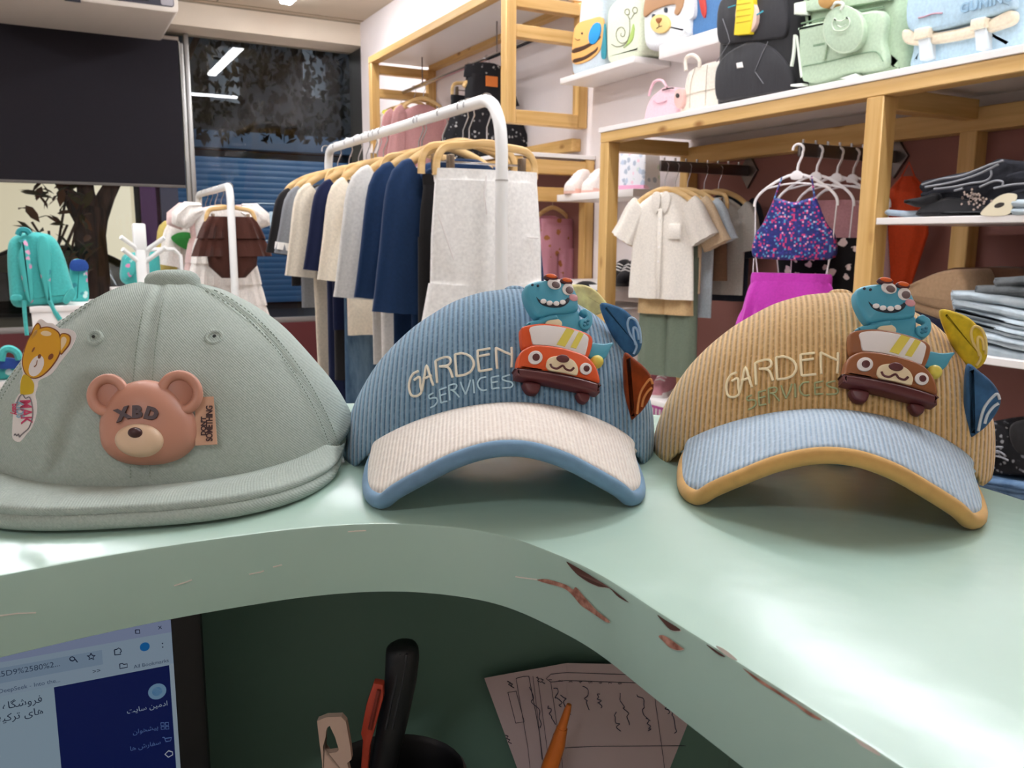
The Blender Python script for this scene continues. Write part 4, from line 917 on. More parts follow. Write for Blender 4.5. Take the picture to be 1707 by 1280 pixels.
# ================================================================== CLOTHES AND RACKS
PALEW = wood('hanger_wood', 0, '#e6c48e', '#cfa566')
BRASS = plain('clip_metal', '#8a7a6a', .3, metal=.9)
def hook(mb, rr=.018, drop=.075):
    a = [Vector((rr*math.cos(q), 0, rr*math.sin(q))) for q in [R(-40+22*i) for i in range(12)]]
    mb.tube([Vector((.0, 0, -drop)), Vector((.0, 0, -drop*.6)), Vector((rr*.9, 0, -rr*1.4))] + a, .0022, 6)
    return mb
def wood_hanger(loc, rotz, label, w=.17, group='wooden hangers on the white rack', clip=False, drop=.105):
    q = thing('clothes_hanger', label, 'hanger', loc, rotz, group)
    hook(MB(), drop=drop).build('hook', CHROME, q)
    z = -drop
    if clip:
        MB().tube(cr([(-w, 0, z-.085), (-w*.97, 0, z-.04), (-w*.8, 0, z-.012), (-w*.4, 0, z-.004), (0, 0, z+.004), (w*.4, 0, z-.004), (w*.8, 0, z-.012), (w*.97, 0, z-.04), (w, 0, z-.085)], 4, closed=False), .011, 8, flat=.6, up=(0, 1, 0)).build('hanger_bar', PALEW, q)
        for s_ in (-1, 1):
            c = MB().box(s_*w*.72-.008, s_*w*.72+.008, -.012, .012, z-.085, z-.03).build('clip', BRASS, q, bev=.003)
            MB().box(s_*w*.72-.010, s_*w*.72+.010, -.014, .014, z-.105, z-.083).build('clip_pad', BLACK, c, bev=.002)
        MB().tube([(-w*.8, 0, z-.05), (w*.8, 0, z-.05)], .003, 6).build('clip_bar', CHROME, q)
    else:
        MB().tube(cr([(-w, 0, z-.075), (-w*.85, 0, z-.045), (-w*.5, 0, z-.012), (0, 0, z+.01), (w*.5, 0, z-.012), (w*.85, 0, z-.045), (w, 0, z-.075)], 4, closed=False), .0125, 8, flat=.5, up=(0, 1, 0)).build('hanger_bar', PALEW, q)
    return q
def garment(name, label, cat, loc, rotz, group): return thing(name, label, cat, loc, rotz, group)
def tee(name, label, loc, rotz, m, w=.18, L=.5, top=-.142, sl=.24, group=None, sw=.065, band=None, collar=None, hemw=None, cat='shirt', out=.03, thick=.03):
    q = garment(name, label, cat, loc, rotz, group); hw = hemw or w*.98
    zs = [top, top-.012, top-.04, top-.075, top-.16, top-L*.5, top-L*.8, top-L]
    ws = [.045, .075, w*.72, w*.98, w*.95, lerp(w*.95, hw, .5), lerp(w*.95, hw, .8), hw]
    MB().sweep([(0, 0, z) for z in zs], ws, [.02, .028, thick, thick, thick*1.1, thick, thick, thick*1.1], amp=[0, 0, .001, .002, .004, .007, .010, .012], k=4, ph=w*40).build('body', m, q, smooth=70)
    for s_ in (-1, 1):
        p = [(s_*w*.80, 0, top-.055), (s_*(w*.98), 0, top-.09), (s_*(w+out*.5), 0, top-.09-sl*.5), (s_*(w+out), 0, top-.07-sl)]
        MB().sweep(cr(p, 4, closed=False), [sw*lerp(.75, 1.05, i/12) for i in range(13)], [thick*lerp(.8, 1.2, i/12) for i in range(13)], n=24, amp=[.002+.007*i/12 for i in range(13)], k=5, ph=2).build('sleeve', m, q, smooth=70)
        if band: MB().sweep([(s_*(w+out*.8), 0, top-.07-sl*.8), (s_*(w+out*.95), 0, top-.07-sl*.93)], sw*1.03, thick*1.22, n=20).build('sleeve_stripe', band, q, smooth=70)
    if collar: MB().sweep([(0, 0, top+.012), (0, 0, top-.006)], [.042, .052], [.024, .028], n=20).build('collar', collar, q, smooth=70)
    return q
def pants(name, label, loc, rotz, m, w=.13, L=.7, top=-.19, group=None, legw=.075, rise=.2, waistm=None, cat='trousers', spread=1.0, thick=.028, pocket=None):
    q = garment(name, label, cat, loc, rotz, group)
    MB().sweep([(0, 0, top), (0, 0, top-.015), (0, 0, top-.035)], [w, w*1.01, w], thick*.8, amp=.0025, k=14).build('waistband', waistm or m, q, smooth=70)
    MB().sweep([(0, 0, top-.03), (0, 0, top-rise*.5), (0, 0, top-rise)], [w, w*1.08, w*1.12], [thick, thick*1.2, thick*1.1], amp=.004, k=7, ph=1).build('hips', m, q, smooth=70)
    for s_ in (-1, 1):
        x0 = s_*w*.56; n_ = 8
        MB().sweep([(x0*lerp(1, spread, i/n_), 0, top-rise*.85-(L-rise*.85)*i/n_) for i in range(n_+1)], [lerp(w*.57, legw, i/n_) for i in range(n_+1)], [thick*1.1]*(n_+1), n=22, amp=.005, k=3, ph=s_).build('leg', m, q, smooth=70)
    if pocket:
        MB().box(-w*1.0, -w*.5, -thick*1.5, -thick*1.2, top-rise-.16, top-rise-.03).build('pocket', m, q, bev=.006)
    return q

# ------------------------------------------------------------------ the white rack in the middle
RX, RZ = 1.06, 1.588
rk = thing('clothes_rack', 'white tubular clothes rack full of kids clothes behind the blue cap', 'rack', (RX, 0, 0))
yN, yF = 2.005, 3.55
path = [(0, yN, 0), (0, yN, RZ-.14), (0, yN+.012, RZ-.07), (0, yN+.05, RZ-.018), (0, yN+.10, RZ), (0, yF-.06, RZ), (0, yF-.02, RZ-.015), (0, yF, RZ-.06), (0, yF, 0)]
MB().tube([path[0], (0, yN, 1.35)] + [tuple(p) for p in cr(path[1:5], 4, closed=False)] + [tuple(p) for p in cr(path[5:8], 4, closed=False)] + [path[8]], .0165, 16).build('tube_frame', WM, rk)
for y in (yN, yF): MB().tube([(-.28, y, .03), (.28, y, .03)], .016, 12).build('foot_bar', WM, rk)
MB().tube([(0, yN, 1.372), (0, yN, 1.376)], .0172, 16).build('tube_joint', plain('joint_grey', '#b9b6b2', .4), rk)
def ry(px, py, x): return at_x(px, py, x).y
OW = fabric('cotton_white', '#f2efea', wd=.006); LG = fabric('cotton_pale_grey', '#d5d3cf', wd=.006); NV = fabric('cotton_navy', '#1d3559', wd=.006); NV2 = fabric('cotton_dark_navy', '#1a2140', wd=.006)
CM = fabric('cotton_cream', '#e2d7c4', wd=.006); BK = fabric('cotton_black', '#242223', wd=.008); GY = fabric('cotton_grey', '#85878c', wd=.005); JN = denim('denim_blue', '#3c5670', '#6d879c'); JL = denim('denim_pale', '#8fa0b0', '#b3c0cb')
RG = 'clothes on the white rack'
specs = [  # kind, tip px, tip py, half width, label
 ('tee', 474, 350, .17, 'dark navy T-shirt at the far end of the white rack', BK, dict(L=.42, sl=.22)),
 ('tee', 490, 350, .17, 'grey T-shirt with a white sleeve stripe near the far end of the rack', GY, dict(L=.5, sl=.22, band=OW)),
 ('tee', 506, 340, .17, 'long cream overall hanging third from the far end of the rack', CM, dict(L=.95, sl=.3, hemw=.15)),
 ('tee', 541, 330, .17, 'navy polo shirt hanging between the cream overall and black trousers', NV2, dict(L=.55, sl=.27, collar=OW)),
 ('pants', 548, 345, .12, 'long dark navy trousers clipped under wooden hanger in mid rack', NV2, dict(L=.85)),
 ('pants', 560, 345, .12, 'black trousers clipped in the middle of the white rack', BK, dict(L=.7)),
 ('tee', 566, 330, .15, 'cream shirt whose hem shows between jeans and the black trousers', CM, dict(L=.56, sl=.3)),
 ('pants', 577, 345, .12, 'pale jeans with gathered elastic waist in mid rack', JN, dict(L=.86, waistm=JL)),
 ('tee', 607, 318, .17, 'pale grey loose T-shirt with long drooping sleeve in mid rack', LG, dict(L=.62, sl=.34, sw=.085)),
 ('pants', 640, 345, .13, 'white trousers hanging low beneath the navy shirts', OW, dict(L=.9)),
 ('tee', 642, 318, .17, 'navy blue T-shirt beside the pale grey T-shirt', NV, dict(L=.6, sl=.33, sw=.08)),
 ('tee', 672, 318, .17, 'navy blue T-shirt next to the black cargo trousers', NV, dict(L=.66, sl=.36, sw=.075)),
 ('pants', 706, 340, .14, 'black cargo trousers clipped right behind the white shorts', BK, dict(L=.75, legw=.085, pocket=True)),
]
for i, (kd, px, py, w_, lb_, m, kw) in enumerate(specs):
    y = ry(px, py, RX-w_*(1.08 if kd == 'tee' else 1.0)); rot = R(random.uniform(-3, 3))
    wood_hanger((RX, y, RZ), rot, ['wooden hanger holding the ' + lb_.split(' hanging')[0].split(' clipped')[0].split(' with')[0].split(' whose')[0].split(' at the')[0].split(' near')[0].split(' next')[0].split(' beside')[0] + e for e in ('',)][0] + (' on the white rack' if i != 10 else ' beside the pale one'), w=w_+.005, clip=(kd == 'pants'))
    if kd == 'tee': tee('t_shirt' if 'overall' not in lb_ else 'overall', lb_, (RX, y, RZ), rot, m, w=w_, group=RG, **kw)
    else: pants('trousers', lb_, (RX, y, RZ), rot, m, w=w_*1.0, group=RG, **kw)
# the white shorts at the near end
ys = 2.10
sh_h = wood_hanger((RX+.005, ys, RZ), 0, 'curved wooden clip hanger holding the white shorts at the rack end', w=.15, clip=True, drop=.115)
pants('white_shorts', 'white linen shorts hanging at the near end of the white rack', (RX+.005, ys, RZ), 0, fabric('linen_white', '#f8f6f3', wd=.005, wr=14, weave=700), w=.155, L=.5, top=-.182, rise=.36, legw=.115, spread=1.15, group=RG, thick=.036, cat='shorts')
so = [o for o in bpy.data.objects if o.name == 'white_shorts'][0]
for s_ in (-1, 1): MB().tube([(s_*.02, -.036, -.20), (s_*.03, -.043, -.25), (s_*.022, -.044, -.30)], .0025, 6).build('drawcord', WHITE, so)
MB().tube([(.10, -.046, -.36), (.140, -.040, -.361)], .0022, 5).build('pocket_seam', WHITE, so); MB().tube([(-.16, -.034, -.30), (-.12, -.044, -.42)], .0022, 5).build('pocket_seam', WHITE, so)
# ------------------------------------------------------------------ the small rack by the window
X2 = .83; pn = at_x(384, 330, X2); pz = at_x(378, 311, X2).z; pf = at_x(330, 322, X2).y; yn2 = pn.y
rk2 = thing('clothes_rack', 'small white clothes rack by the window behind the sage cap', 'rack', (X2, 0, 0))
MB().tube([(0, yn2, 0), (0, yn2, 1.0), (0, yn2, pz-.06)] + [tuple(p) for p in cr([(0, yn2, pz-.06), (0, yn2+.02, pz-.015), (0, yn2+.07, pz)], 4, closed=False)] + [(0, pf-.07, pz)] + [tuple(p) for p in cr([(0, pf-.07, pz), (0, pf-.02, pz-.015), (0, pf, pz-.06)], 4, closed=False)] + [(0, pf, 0)], .0185, 14).build('tube_frame', WM, rk2)
for y in (yn2, pf): MB().tube([(-.25, y, .03), (.25, y, .03)], .016, 10).build('foot_bar', WM, rk2)
for i in range(14): pass
LWh = fabric('lace_white', '#f6efe8', wd=.01, wr=40); BRN = fabric('ruffle_brown', '#4a2a22', wd=.008); YL = fabric('knit_straw', '#c9b56a', wd=.008); GRN = fabric('leaf_green', '#3f9a4a'); PKL = fabric('pale_pink_cotton', '#e9c9c4')
WG = 'clothes on the small rack by the window'
def frill(par, z0, z1, w0, w1, m, name='ruffle', y=0, th=.045): return MB().sweep([(0, y, lerp(z0, z1, i/4)) for i in range(5)], [lerp(w0, w1, (i/4)**.7) for i in range(5)], [lerp(th*.7, th, i/4) for i in range(5)], n=44, amp=[.002, .006, .010, .014, .016], k=11).build(name, m, par, smooth=70)
def dress(label, loc, rot, m, w, tiers, hg):
    q = garment('dress', label, 'dress', loc, rot, WG)
    MB().sweep([(0, 0, -.09), (0, 0, -.11), (0, 0, -.15), (0, 0, -.28)], [.05, w*.7, w*.85, w*.8], .03, amp=.003).build('bodice', m, q, smooth=70)
    for s_ in (-1, 1): MB().sweep([(s_*w*.6, 0, -.105), (s_*w*.95, 0, -.12), (s_*w*1.2, 0, -.16), (s_*w*1.3, 0, -.20)], [.03, .055, .06, .04], [.03, .05, .055, .03], n=24, amp=.006, k=6).build('puff_sleeve', m, q, smooth=70)
    z = -.26
    for i in range(tiers): frill(q, z, z-.13, w*(.85+.12*i), w*(1.02+.14*i), m); z -= .115
    return q
y_ = yn2+.10
for j, (lb_, dy) in enumerate((('white frilled dress', .16), ('pale pink dress', .34), ('green leaf top', .5), ('straw knit top', .66))):
    wood_hanger((X2, y_+dy, pz), 0, 'wooden hanger holding the %s on the small rack' % lb_, w=.17, group='hangers on the small rack')
bq = garment('ruffled_bloomers', 'dark brown ruffled bloomers clipped in front of white frilled dress', 'bloomers', (X2+.01, yn2+.07, pz), 0, WG)
wood_hanger((X2+.01, yn2+.07, pz), 0, 'clip hanger holding the brown bloomers on the small rack', w=.12, clip=True, group='hangers on the small rack')
frill(bq, -.15, -.26, .11, .17, BRN); frill(bq, -.24, -.35, .15, .20, BRN)
MB().sweep([(0, 0, -.17), (0, 0, -.30), (0, 0, -.40), (0, 0, -.46)], [.11, .13, .12, .06], [.03, .04, .04, .03], n=24).build('seat', BRN, bq, smooth=70)
dress('white frilled dress with puff sleeves and tiered skirt on small rack', (X2, y_+.16, pz), 0, LWh, .165, 4, None)
dress('pale pink tiered dress half hidden behind the white frilled dress', (X2, y_+.34, pz), R(4), PKL, .17, 4, None)
gq = tee('leaf_print_top', 'white top with a green leaf print on the small rack', (X2-.03, y_+.5, pz), R(-3), LWh, w=.17, L=.6, sl=.2, group=WG)
MB().puff(cr([(0, 0), (.04, .03), (.10, .03), (.13, -.01), (.10, -.06), (.05, -.05)], 5), 0, .004, M=lambda u, v, h: (-.19+u, -.045-h, -.26+v)).build('leaf_print', GRN, gq)
tee('knit_top', 'straw yellow fringed knit top at the window end of small rack', (X2-.06, y_+.66, pz), R(-5), YL, w=.17, L=.66, sl=.5, sw=.05, group=WG)

# ------------------------------------------------------------------ rail of the tall frame
UG = 'clothes on the high rail'
def up(px): return at_x(px, 150, 2.45).y
def hz_(px, lb_, w=.16, clip=False): wood_hanger((2.45, up(px), HRZ), 0, lb_, w=w, group='hangers on the high rail', clip=clip); return (2.45, up(px), HRZ)
PKR = fabric('rib_pink', '#c08d8c', wr=90, wd=.004); WYL = fabric('jersey_white', '#e6ded6'); YS_ = plain('stripe_yellow', '#d6d64a', .8)
l_ = hz_(668, 'wooden hanger of the white jersey with yellow stripe'); q = tee('jersey', 'white jersey with a yellow shoulder stripe on the high rail', l_, R(8), WYL, w=.17, L=.5, sl=.25, group=UG)
MB().sweep([(-.13, 0, -.14), (-.17, 0, -.24), (-.19, 0, -.38)], .018, .045, n=12).build('stripe', YS_, q)
for j, px in enumerate((690, 706)):
    l_ = hz_(px, 'wooden hanger of the %s dusty pink top' % ('farther', 'nearer')[j]); tee('ribbed_top', ('ribbed dusty pink top on the high rail, farther of two', 'ribbed dusty pink top on the high rail, nearer of two')[j], l_, R(-4+6*j), PKR, w=.19, L=.62, sl=.3, group=UG)
LACE = spots('black_print', '#201f22', ['#a9a8a6', '#5a5a5e', '#201f22'], 34, .22, .32); BKL = fabric('black_leather', '#1d1c1f', rough=.4, wd=.006)
l_ = hz_(782, 'clip hanger of the black leather look trousers', .12, True); pants('leather_trousers', 'black leather look trousers on the high rail', l_, R(10), BKL, w=.14, L=.6, group=UG)
l_ = hz_(812, 'wooden hanger of the black printed dress'); q = garment('printed_dress', 'flared black dress with a pale print on the high rail', 'dress', l_, 0, UG)
MB().sweep([(0, 0, -.03), (0, 0, -.05), (0, 0, -.12)], [.06, .15, .16], .03).build('yoke', LACE, q, smooth=70)
MB().sweep([(.02, 0, -.10), (.02, 0, -.2), (.04, 0, -.30)], [.16, .17, .19], .035, amp=.006).build('bodice', BKL, q, smooth=70)
frill(q, -.28, -.60, .19, .34, LACE, 'skirt', th=.07)
MB().box(-.03, .05, -.045, -.04, -.17, -.11).build('swing_label', plain('label_orange', '#d0722e', .6), q)

# ------------------------------------------------------------------ pink bear pyjamas under the end of the far unit
pb = at_y(922, 318, 4.3); PBM = spots('bear_print', '#d79aac', ['#a8683a', '#b87a4a'], 17, .26, .33)
wood_hanger((pb.x, 4.3, pb.z), 0, 'wooden hanger of the pink pyjamas under the far unit', w=.12, group='hangers under the far unit')
tee('pyjama_shirt', 'plain pink pyjama top hanging under the far shelving unit', (pb.x, 4.35, pb.z), 0, fabric('pink_cotton', '#d58fa2'), w=.105, L=.2, sl=.06, sw=.045, group='pink pyjamas')
pants('pyjama_trousers', 'pink pyjama trousers printed with small brown bears', (pb.x, 4.25, pb.z), 0, PBM, w=.105, L=.5, top=-.16, group='pink pyjamas', legw=.06)

# ------------------------------------------------------------------ waterfall arms in the low unit
def arm(label, px, py, tip):
    c = at_x(px, py, XW); t_ = .49
    q = thing('waterfall_rack', label, 'rail', (XW-.008, c.y, c.z), 0, 'waterfall arms')
    MB().box(-t_, 0, -.006, .006, -.022, .022).build('arm_bar', STEEL, q, bev=.003)
    MB().puff([(-.055, 0), (0, -.075), (.055, 0), (0, .075)], 0, .012, .003, M=lambda u, v, h: (-h, u, v)).build('wall_plate', STEEL, q)
    for i in range(8): MB().tube([(-t_+.02+i*.058, 0, .018), (-t_+.02+i*.058, 0, .034)], .005, 8).build('stop_pin', CHROME, q)
    return c
for o_ in [o for o in u1.children if o.name.startswith(('hang_rail', 'rail_plate'))]: bpy.data.objects.remove(o_)
A1 = arm('steel waterfall arm carrying the cream shirts', 1252, 285, 1108); A2 = arm('steel waterfall arm carrying the sequinned swimsuit', 1497, 262, 1342)
TH_ = R(-90+24)
SG2 = 'shirts on the waterfall arm'
def on1(dx, dz=0): return (XW-.49+dx, A1.y, A1.z+dz)
IV = fabric('linen_ivory', '#e9e1d6', wd=.005, wr=10); TN = fabric('linen_tan', '#dcc3a2', wd=.005); ICE = fabric('cotton_ice', '#c3ced6', wd=.005); MOC = fabric('cotton_mocha', '#8a6a52', wd=.006); SGE = fabric('cotton_sage', '#6f7a69', wd=.008); LKH = fabric('cotton_khaki', '#c9a97c', wd=.005); BKN = fabric('cotton_ink', '#262a33', wd=.005)
HG1 = 'hangers on the shirt arm'
def sleeveless_hanger(dx, lb_, clip=False, w=.16): wood_hanger(on1(dx), TH_, lb_, w=w, group=HG1, clip=clip, drop=.12)
sleeveless_hanger(.02, 'wooden hanger inside the ivory collared shirt')
q = tee('collared_shirt', 'ivory short sleeved collared shirt at the front of the waterfall arm', on1(.02), TH_, IV, w=.165, L=.53, top=-.13, sl=.16, sw=.07, out=.065, group=SG2, hemw=.185)
for s_ in (-1, 1):
    MB().puff(cr([(s_*.004, 0), (s_*.03, .012), (s_*.052, -.012), (s_*.042, -.07), (s_*.02, -.095), (s_*.004, -.05)], 4), 0, .006, .002, M=lambda u, v, h: (u, -.034-h, -.138+v)).build('collar_leaf', IV, q)
MB().box(-.012, .012, -.042, -.032, -.655, -.21).build('placket', IV, q, bev=.003)
MB().box(.05, .115, -.041, -.030, -.36, -.285).build('chest_pocket', IV, q, bev=.003)
MB().box(-.02, .02, -.036, -.030, -.16, -.148).build('neck_label', plain('label_gold', '#a08a5a', .6), q)
for z in (-.26, -.33, -.40, -.47): MB().puff(ell(0, z, .005, .005, 10), 0, .002, M=lambda u, v, h: (u, -.042-h, v)).build('button', WHITE, q)
sleeveless_hanger(.075, 'wooden hanger inside the tan shirt behind the ivory one')
tee('collared_shirt', 'tan short sleeved shirt right behind the ivory shirt', on1(.075), TH_, TN, w=.165, L=.5, top=-.13, sl=.19, sw=.07, out=.075, group=SG2)
pants('shorts', 'tan linen shorts showing below the ivory shirt', on1(.045), TH_, LKH, w=.13, L=.46, top=-.28, group=SG2, legw=.085, cat='shorts')
pants('trousers', 'sage green trousers hanging lowest on the waterfall arm', on1(.06), TH_, SGE, w=.14, L=.78, top=-.28, group=SG2, legw=.09)
sleeveless_hanger(.14, 'wooden hanger inside the ice blue shirt')
tee('t_shirt', 'ice blue short sleeved shirt in the middle of the waterfall arm', on1(.14), TH_, ICE, w=.165, L=.62, top=-.135, sl=.17, sw=.065, out=.05, group=SG2)
sleeveless_hanger(.23, 'clip hanger of the mocha brown shorts', True, .13)
pants('shorts', 'mocha brown shorts clipped behind the ice blue shirt', on1(.23), TH_, MOC, w=.12, L=.36, top=-.21, group=SG2, legw=.08, cat='shorts')
sleeveless_hanger(.31, 'wooden hanger inside the pale grey T-shirt')
tee('t_shirt', 'pale grey T-shirt near the wall end of waterfall arm', on1(.31), TH_, fabric('cotton_stone', '#b9b3aa', wd=.006), w=.165, L=.5, top=-.145, sl=.2, sw=.06, group=SG2)
tee('t_shirt', 'ink black T-shirt closest to the wall on the waterfall arm', on1(.35), TH_, BKN, w=.15, L=.55, top=-.13, sl=.25, group=SG2)
# swimwear arm
PLH = plain('white_plastic', '#efe9ea', .3, coat=.3)
def plastic_hanger(loc, rotz, lb_, w=.17):
    q = thing('plastic_hanger', lb_, 'hanger', loc, rotz, 'white plastic hangers')
    rr = .022; a = [(rr*math.cos(x), 0, rr*math.sin(x)) for x in [R(-30+24*i) for i in range(10)]]
    MB().tube([(0, 0, -.10), (.004, 0, -.06), (.018, 0, -.025)] + a, .0055, 8).build('hook', PLH, q)
    MB().puff(cr([(-.022, -.12), (-.02, -.095), (0, -.085), (.02, -.095), (.022, -.12)], 3), -.006, .006, .002, M=lambda u, v, h: (u, h, v), both=True).build('hook_socket', PLH, q)
    MB().tube(cr([(-w, 0, -.23), (-w*.97, 0, -.20), (-w*.8, 0, -.165), (-w*.4, 0, -.12), (0, 0, -.10), (w*.4, 0, -.12), (w*.8, 0, -.165), (w*.97, 0, -.20), (w, 0, -.23)], 4, closed=False), .006, 8, flat=.7, up=(0, 1, 0)).build('shoulder_bar', PLH, q)
    MB().tube([(-w*.7, 0, -.155), (-w*.3, 0, -.14), (0, 0, -.136), (w*.3, 0, -.14), (w*.7, 0, -.155)], .004, 6).build('lower_bar', PLH, q)
    for s_ in (-1, 1): MB().tube([(s_*w*.98, 0, -.22), (s_*w*.93, .004, -.42), (s_*w*.80, .004, -.55)], .003, 6).build('strap_loop', PLH, q)
    return q
TH2 = R(-90+30)
def on2(dx, dz=0): return (XW-.50+dx, A2.y, A2.z+dz)
plastic_hanger(on2(.0), TH2, 'white plastic hanger of the sequinned swim top, frontmost')
t = base('sequin_print', '#1f2668', .35, spec=.6); v = coords(t, (1, 1, 1)); mp = t.n('ShaderNodeVectorMath', operation='SNAP'); t.l(v, mp.inputs[0]); mp.inputs[1].default_value = (.0075, .2, .0075)
wn = t.n('ShaderNodeTexWhiteNoise', noise_dimensions='3D'); t.l(mp.outputs[0], wn.inputs[0])
rp = t.n('ShaderNodeValToRGB'); rp.color_ramp.interpolation = 'CONSTANT'; e = rp.color_ramp.elements; e[0].color = lin('#232a72'); e[1].position = .55; e[1].color = lin('#3a3f9a')
for p_, c_ in ((.66, '#5aa0c8'), (.72, '#d23a78'), (.84, '#e8a8c8'), (.88, '#2a2f80')): q_ = e.new(p_); q_.color = lin(c_)
t.l(wn.outputs[0], rp.inputs[0]); t.l(rp.outputs[0], t.b.inputs['Base Color']); SEQ = t.m
MAG = fabric('swim_magenta', '#c43cb2', rough=.5, wd=.005)
sw = thing('swimsuit_set', 'sequinned purple halter swim top with magenta skirt on white hanger', 'swimsuit', on2(.0), TH2, 'swimsuits')
outl = [(x, z+.03) for x, z in [(-.17, -.47), (-.165, -.38), (-.13, -.33), (-.09, -.24), (-.075, -.225), (0, -.245), (.075, -.225), (.09, -.24), (.13, -.33), (.165, -.38), (.17, -.47), (.08, -.482), (0, -.484), (-.08, -.482)]]
MB().puff(cr(outl, 4), -.02, .022, .012, M=lambda u, v, h: (u, -.012-h+4.0*u*u*.3, v), both=True).build('halter_top', SEQ, sw, smooth=70)
for s_ in (-1, 1): MB().tube([(s_*.082, -.02, -.20), (s_*.07, -.01, -.15), (s_*.06, 0, -.11)], .004, 6).build('neck_strap', SEQ, sw)
MB().sweep([(0, 0, -.51), (0, 0, -.525), (0, 0, -.555)], [.165, .17, .17], .03, n=32).build('waistband', MAG, sw, smooth=70)
frill(sw, -.545, -.73, .165, .215, MAG, 'skirt'); frill(sw, -.67, -.82, .20, .25, MAG, 'skirt_ruffle')
for x in (-.16, 0, .15): MB().tube([(x, -.005, -.45), (x, -.005, -.52)], .002, 6).build('plastic_loop', PLH, sw)
DOT = spots('polka_dot', '#1a181a', ['#efdcd8'], 20, .30, .34)
# polka dots on a regular grid
ROSEG = fabric('swim_rose', '#b9858a', wd=.005); LIL = fabric('swim_lilac', '#c9a6ac', wd=.005)
plastic_hanger(on2(.09), TH2, 'white plastic hanger second on the swimwear arm', .16)
q = thing('polka_dot_swimsuit', 'black swimsuit with large pale dots behind the sequinned top', 'swimsuit', on2(.11), TH2, 'swimsuits')
MB().sweep([(.03, 0, -.36), (.03, 0, -.42), (.03, 0, -.60)], [.17, .19, .17], .03).build('body', DOT, q, smooth=70); frill(q, -.56, -.86, .18, .22, DOT, 'skirt')
plastic_hanger(on2(.19), TH2, 'white plastic hanger third on the swimwear arm', .16)
q = thing('rose_swimsuit', 'dusty rose swim dress third on the swimwear arm', 'swimsuit', on2(.19), TH2, 'swimsuits')
MB().sweep([(.0, 0, -.20), (.0, 0, -.26), (.02, 0, -.5), (.02, 0, -.9)], [.08, .15, .17, .2], .03, amp=.006, k=9).build('body', ROSEG, q, smooth=70)
plastic_hanger(on2(.27), TH2, 'white plastic hanger nearest the wall plate', .16)
q = thing('lilac_swimsuit', 'pale lilac swim dress nearest the wall on the swimwear arm', 'swimsuit', on2(.27), TH2, 'swimsuits')
MB().sweep([(.0, 0, -.20), (.0, 0, -.26), (.02, 0, -.5), (.02, 0, -.85)], [.09, .15, .16, .19], .03, amp=.006, k=9).build('body', LIL, q, smooth=70)
c_ = at_x(1486, 330, 2.55); q = thing('orange_swimsuit', 'orange swimsuit hanging just behind the right pine post', 'swimsuit', (2.60, c_.y-.02, c_.z+.12), TH2, 'swimsuits')
MB().sweep([(.0, 0, -.06), (.0, 0, -.12), (.01, 0, -.3), (.0, 0, -.52)], [.03, .08, .09, .05], .025, amp=.005, k=5).build('body', fabric('swim_orange', '#c8431a', rough=.5), q, smooth=70)
MB().tube([(-.03, 0, -.07), (0, 0, .0), (.03, 0, -.07)], .004, 6).build('shoulder_strap', MATS['swim_orange'], q)

# the wall clothes are small sizes
for o in list(COL.objects):
    if o.parent is None and o.get('group') in ('shirts on the waterfall arm', 'hangers on the shirt arm'): o.scale = (.82, .82, .82)
    if o.parent is None and o.get('group') in ('swimsuits', 'white plastic hangers'): o.scale = (.8, .8, .8)
# ================================================================== BAGS AND FOLDED CLOTHES
def wq(X):
    """front plane at distance X: picture points -> (y, z) on it"""
    def f(px, py): p = at_x(px, py, X); return Vector((p.y, p.z))
    return f
def front(X, off=0): return lambda u, v, h: (X-off-h, u, v)
class Bag:
    def __init__(s, name, label, X, depth, outline, m, cat='backpack', group=None, zfloor=None, r=.03, n=5, grp=None):
        s.X = X; s.f = wq(X); P = [s.f(*p) for p in outline]
        if zfloor is not None:
            zm = min(p.y for p in P); zx = max(p.y for p in P); P = [Vector((p.x, zx-(zx-p.y)*(zx-zfloor)/(zx-zm))) for p in P]
        c = sum(P, Vector((0, 0)))/len(P); zl = min(p.y for p in P)
        s.o = Vector((X, c.x, zl)); s.t = thing(name, label, cat, s.o, 0, group)
        out = cr(P, n) if n else P
        MB().puff(out, 0, depth, min(r, depth*.45), M=lambda u, v, h: Vector((X+depth-h, u, v))-s.o, both=True, seg=4).build('body', m, s.t, smooth=70)
    def patch(s, name, pts, m, h=.006, base=0, r=.002, n=4, par=None):
        P = [s.f(*p) for p in pts]; P = cr(P, n) if n else P
        return MB().puff(P, -.004, h, min(r, h*.8), M=lambda u, v, k: Vector((s.X-base-k, u, v))-s.o).build(name, m, par or s.t, smooth=60)
    def ell(s, name, cx, cy, rx, ry, m, h=.005, base=0, rot=0, par=None): return s.patch(name, [(p.x, p.y) for p in ell(cx, cy, rx, ry, 18, rot)], m, h, base, .002, 0, par)
    def line(s, name, pts, m, r=.0015, base=.002, sm=True, par=None):
        P = [s.f(*p) for p in pts]; P = cr(P, 4, closed=False) if sm and len(P) > 2 else P
        return MB().tube([Vector((s.X-base, p.x, p.y))-s.o for p in P], r, 5).build(name, m, par or s.t)
nyl = lambda n, c, r=.6: fabric('nylon_'+n, c, rough=r, wd=.003, wr=18)
AG = 'animal backpacks on the high shelf'
INKB = plain('print_black', '#2c2622', .6)
b = Bag('bee_backpack', 'small backpack shaped as an orange bee with a blue wing', 2.53, .14, [(954, 112), (953, 70), (962, 35), (968, -5), (990, -30), (1005, -10), (1008, 45), (1005, 92), (985, 104)], nyl('ice', '#c3d0d8'), group=AG, zfloor=SA[2])
OB = plain('bee_orange', '#eeb268', .6); b.patch('bee_body', [(956, 105), (956, 70), (962, 42), (985, 32), (1005, 30), (1006, 60), (1000, 85), (980, 102)], OB)
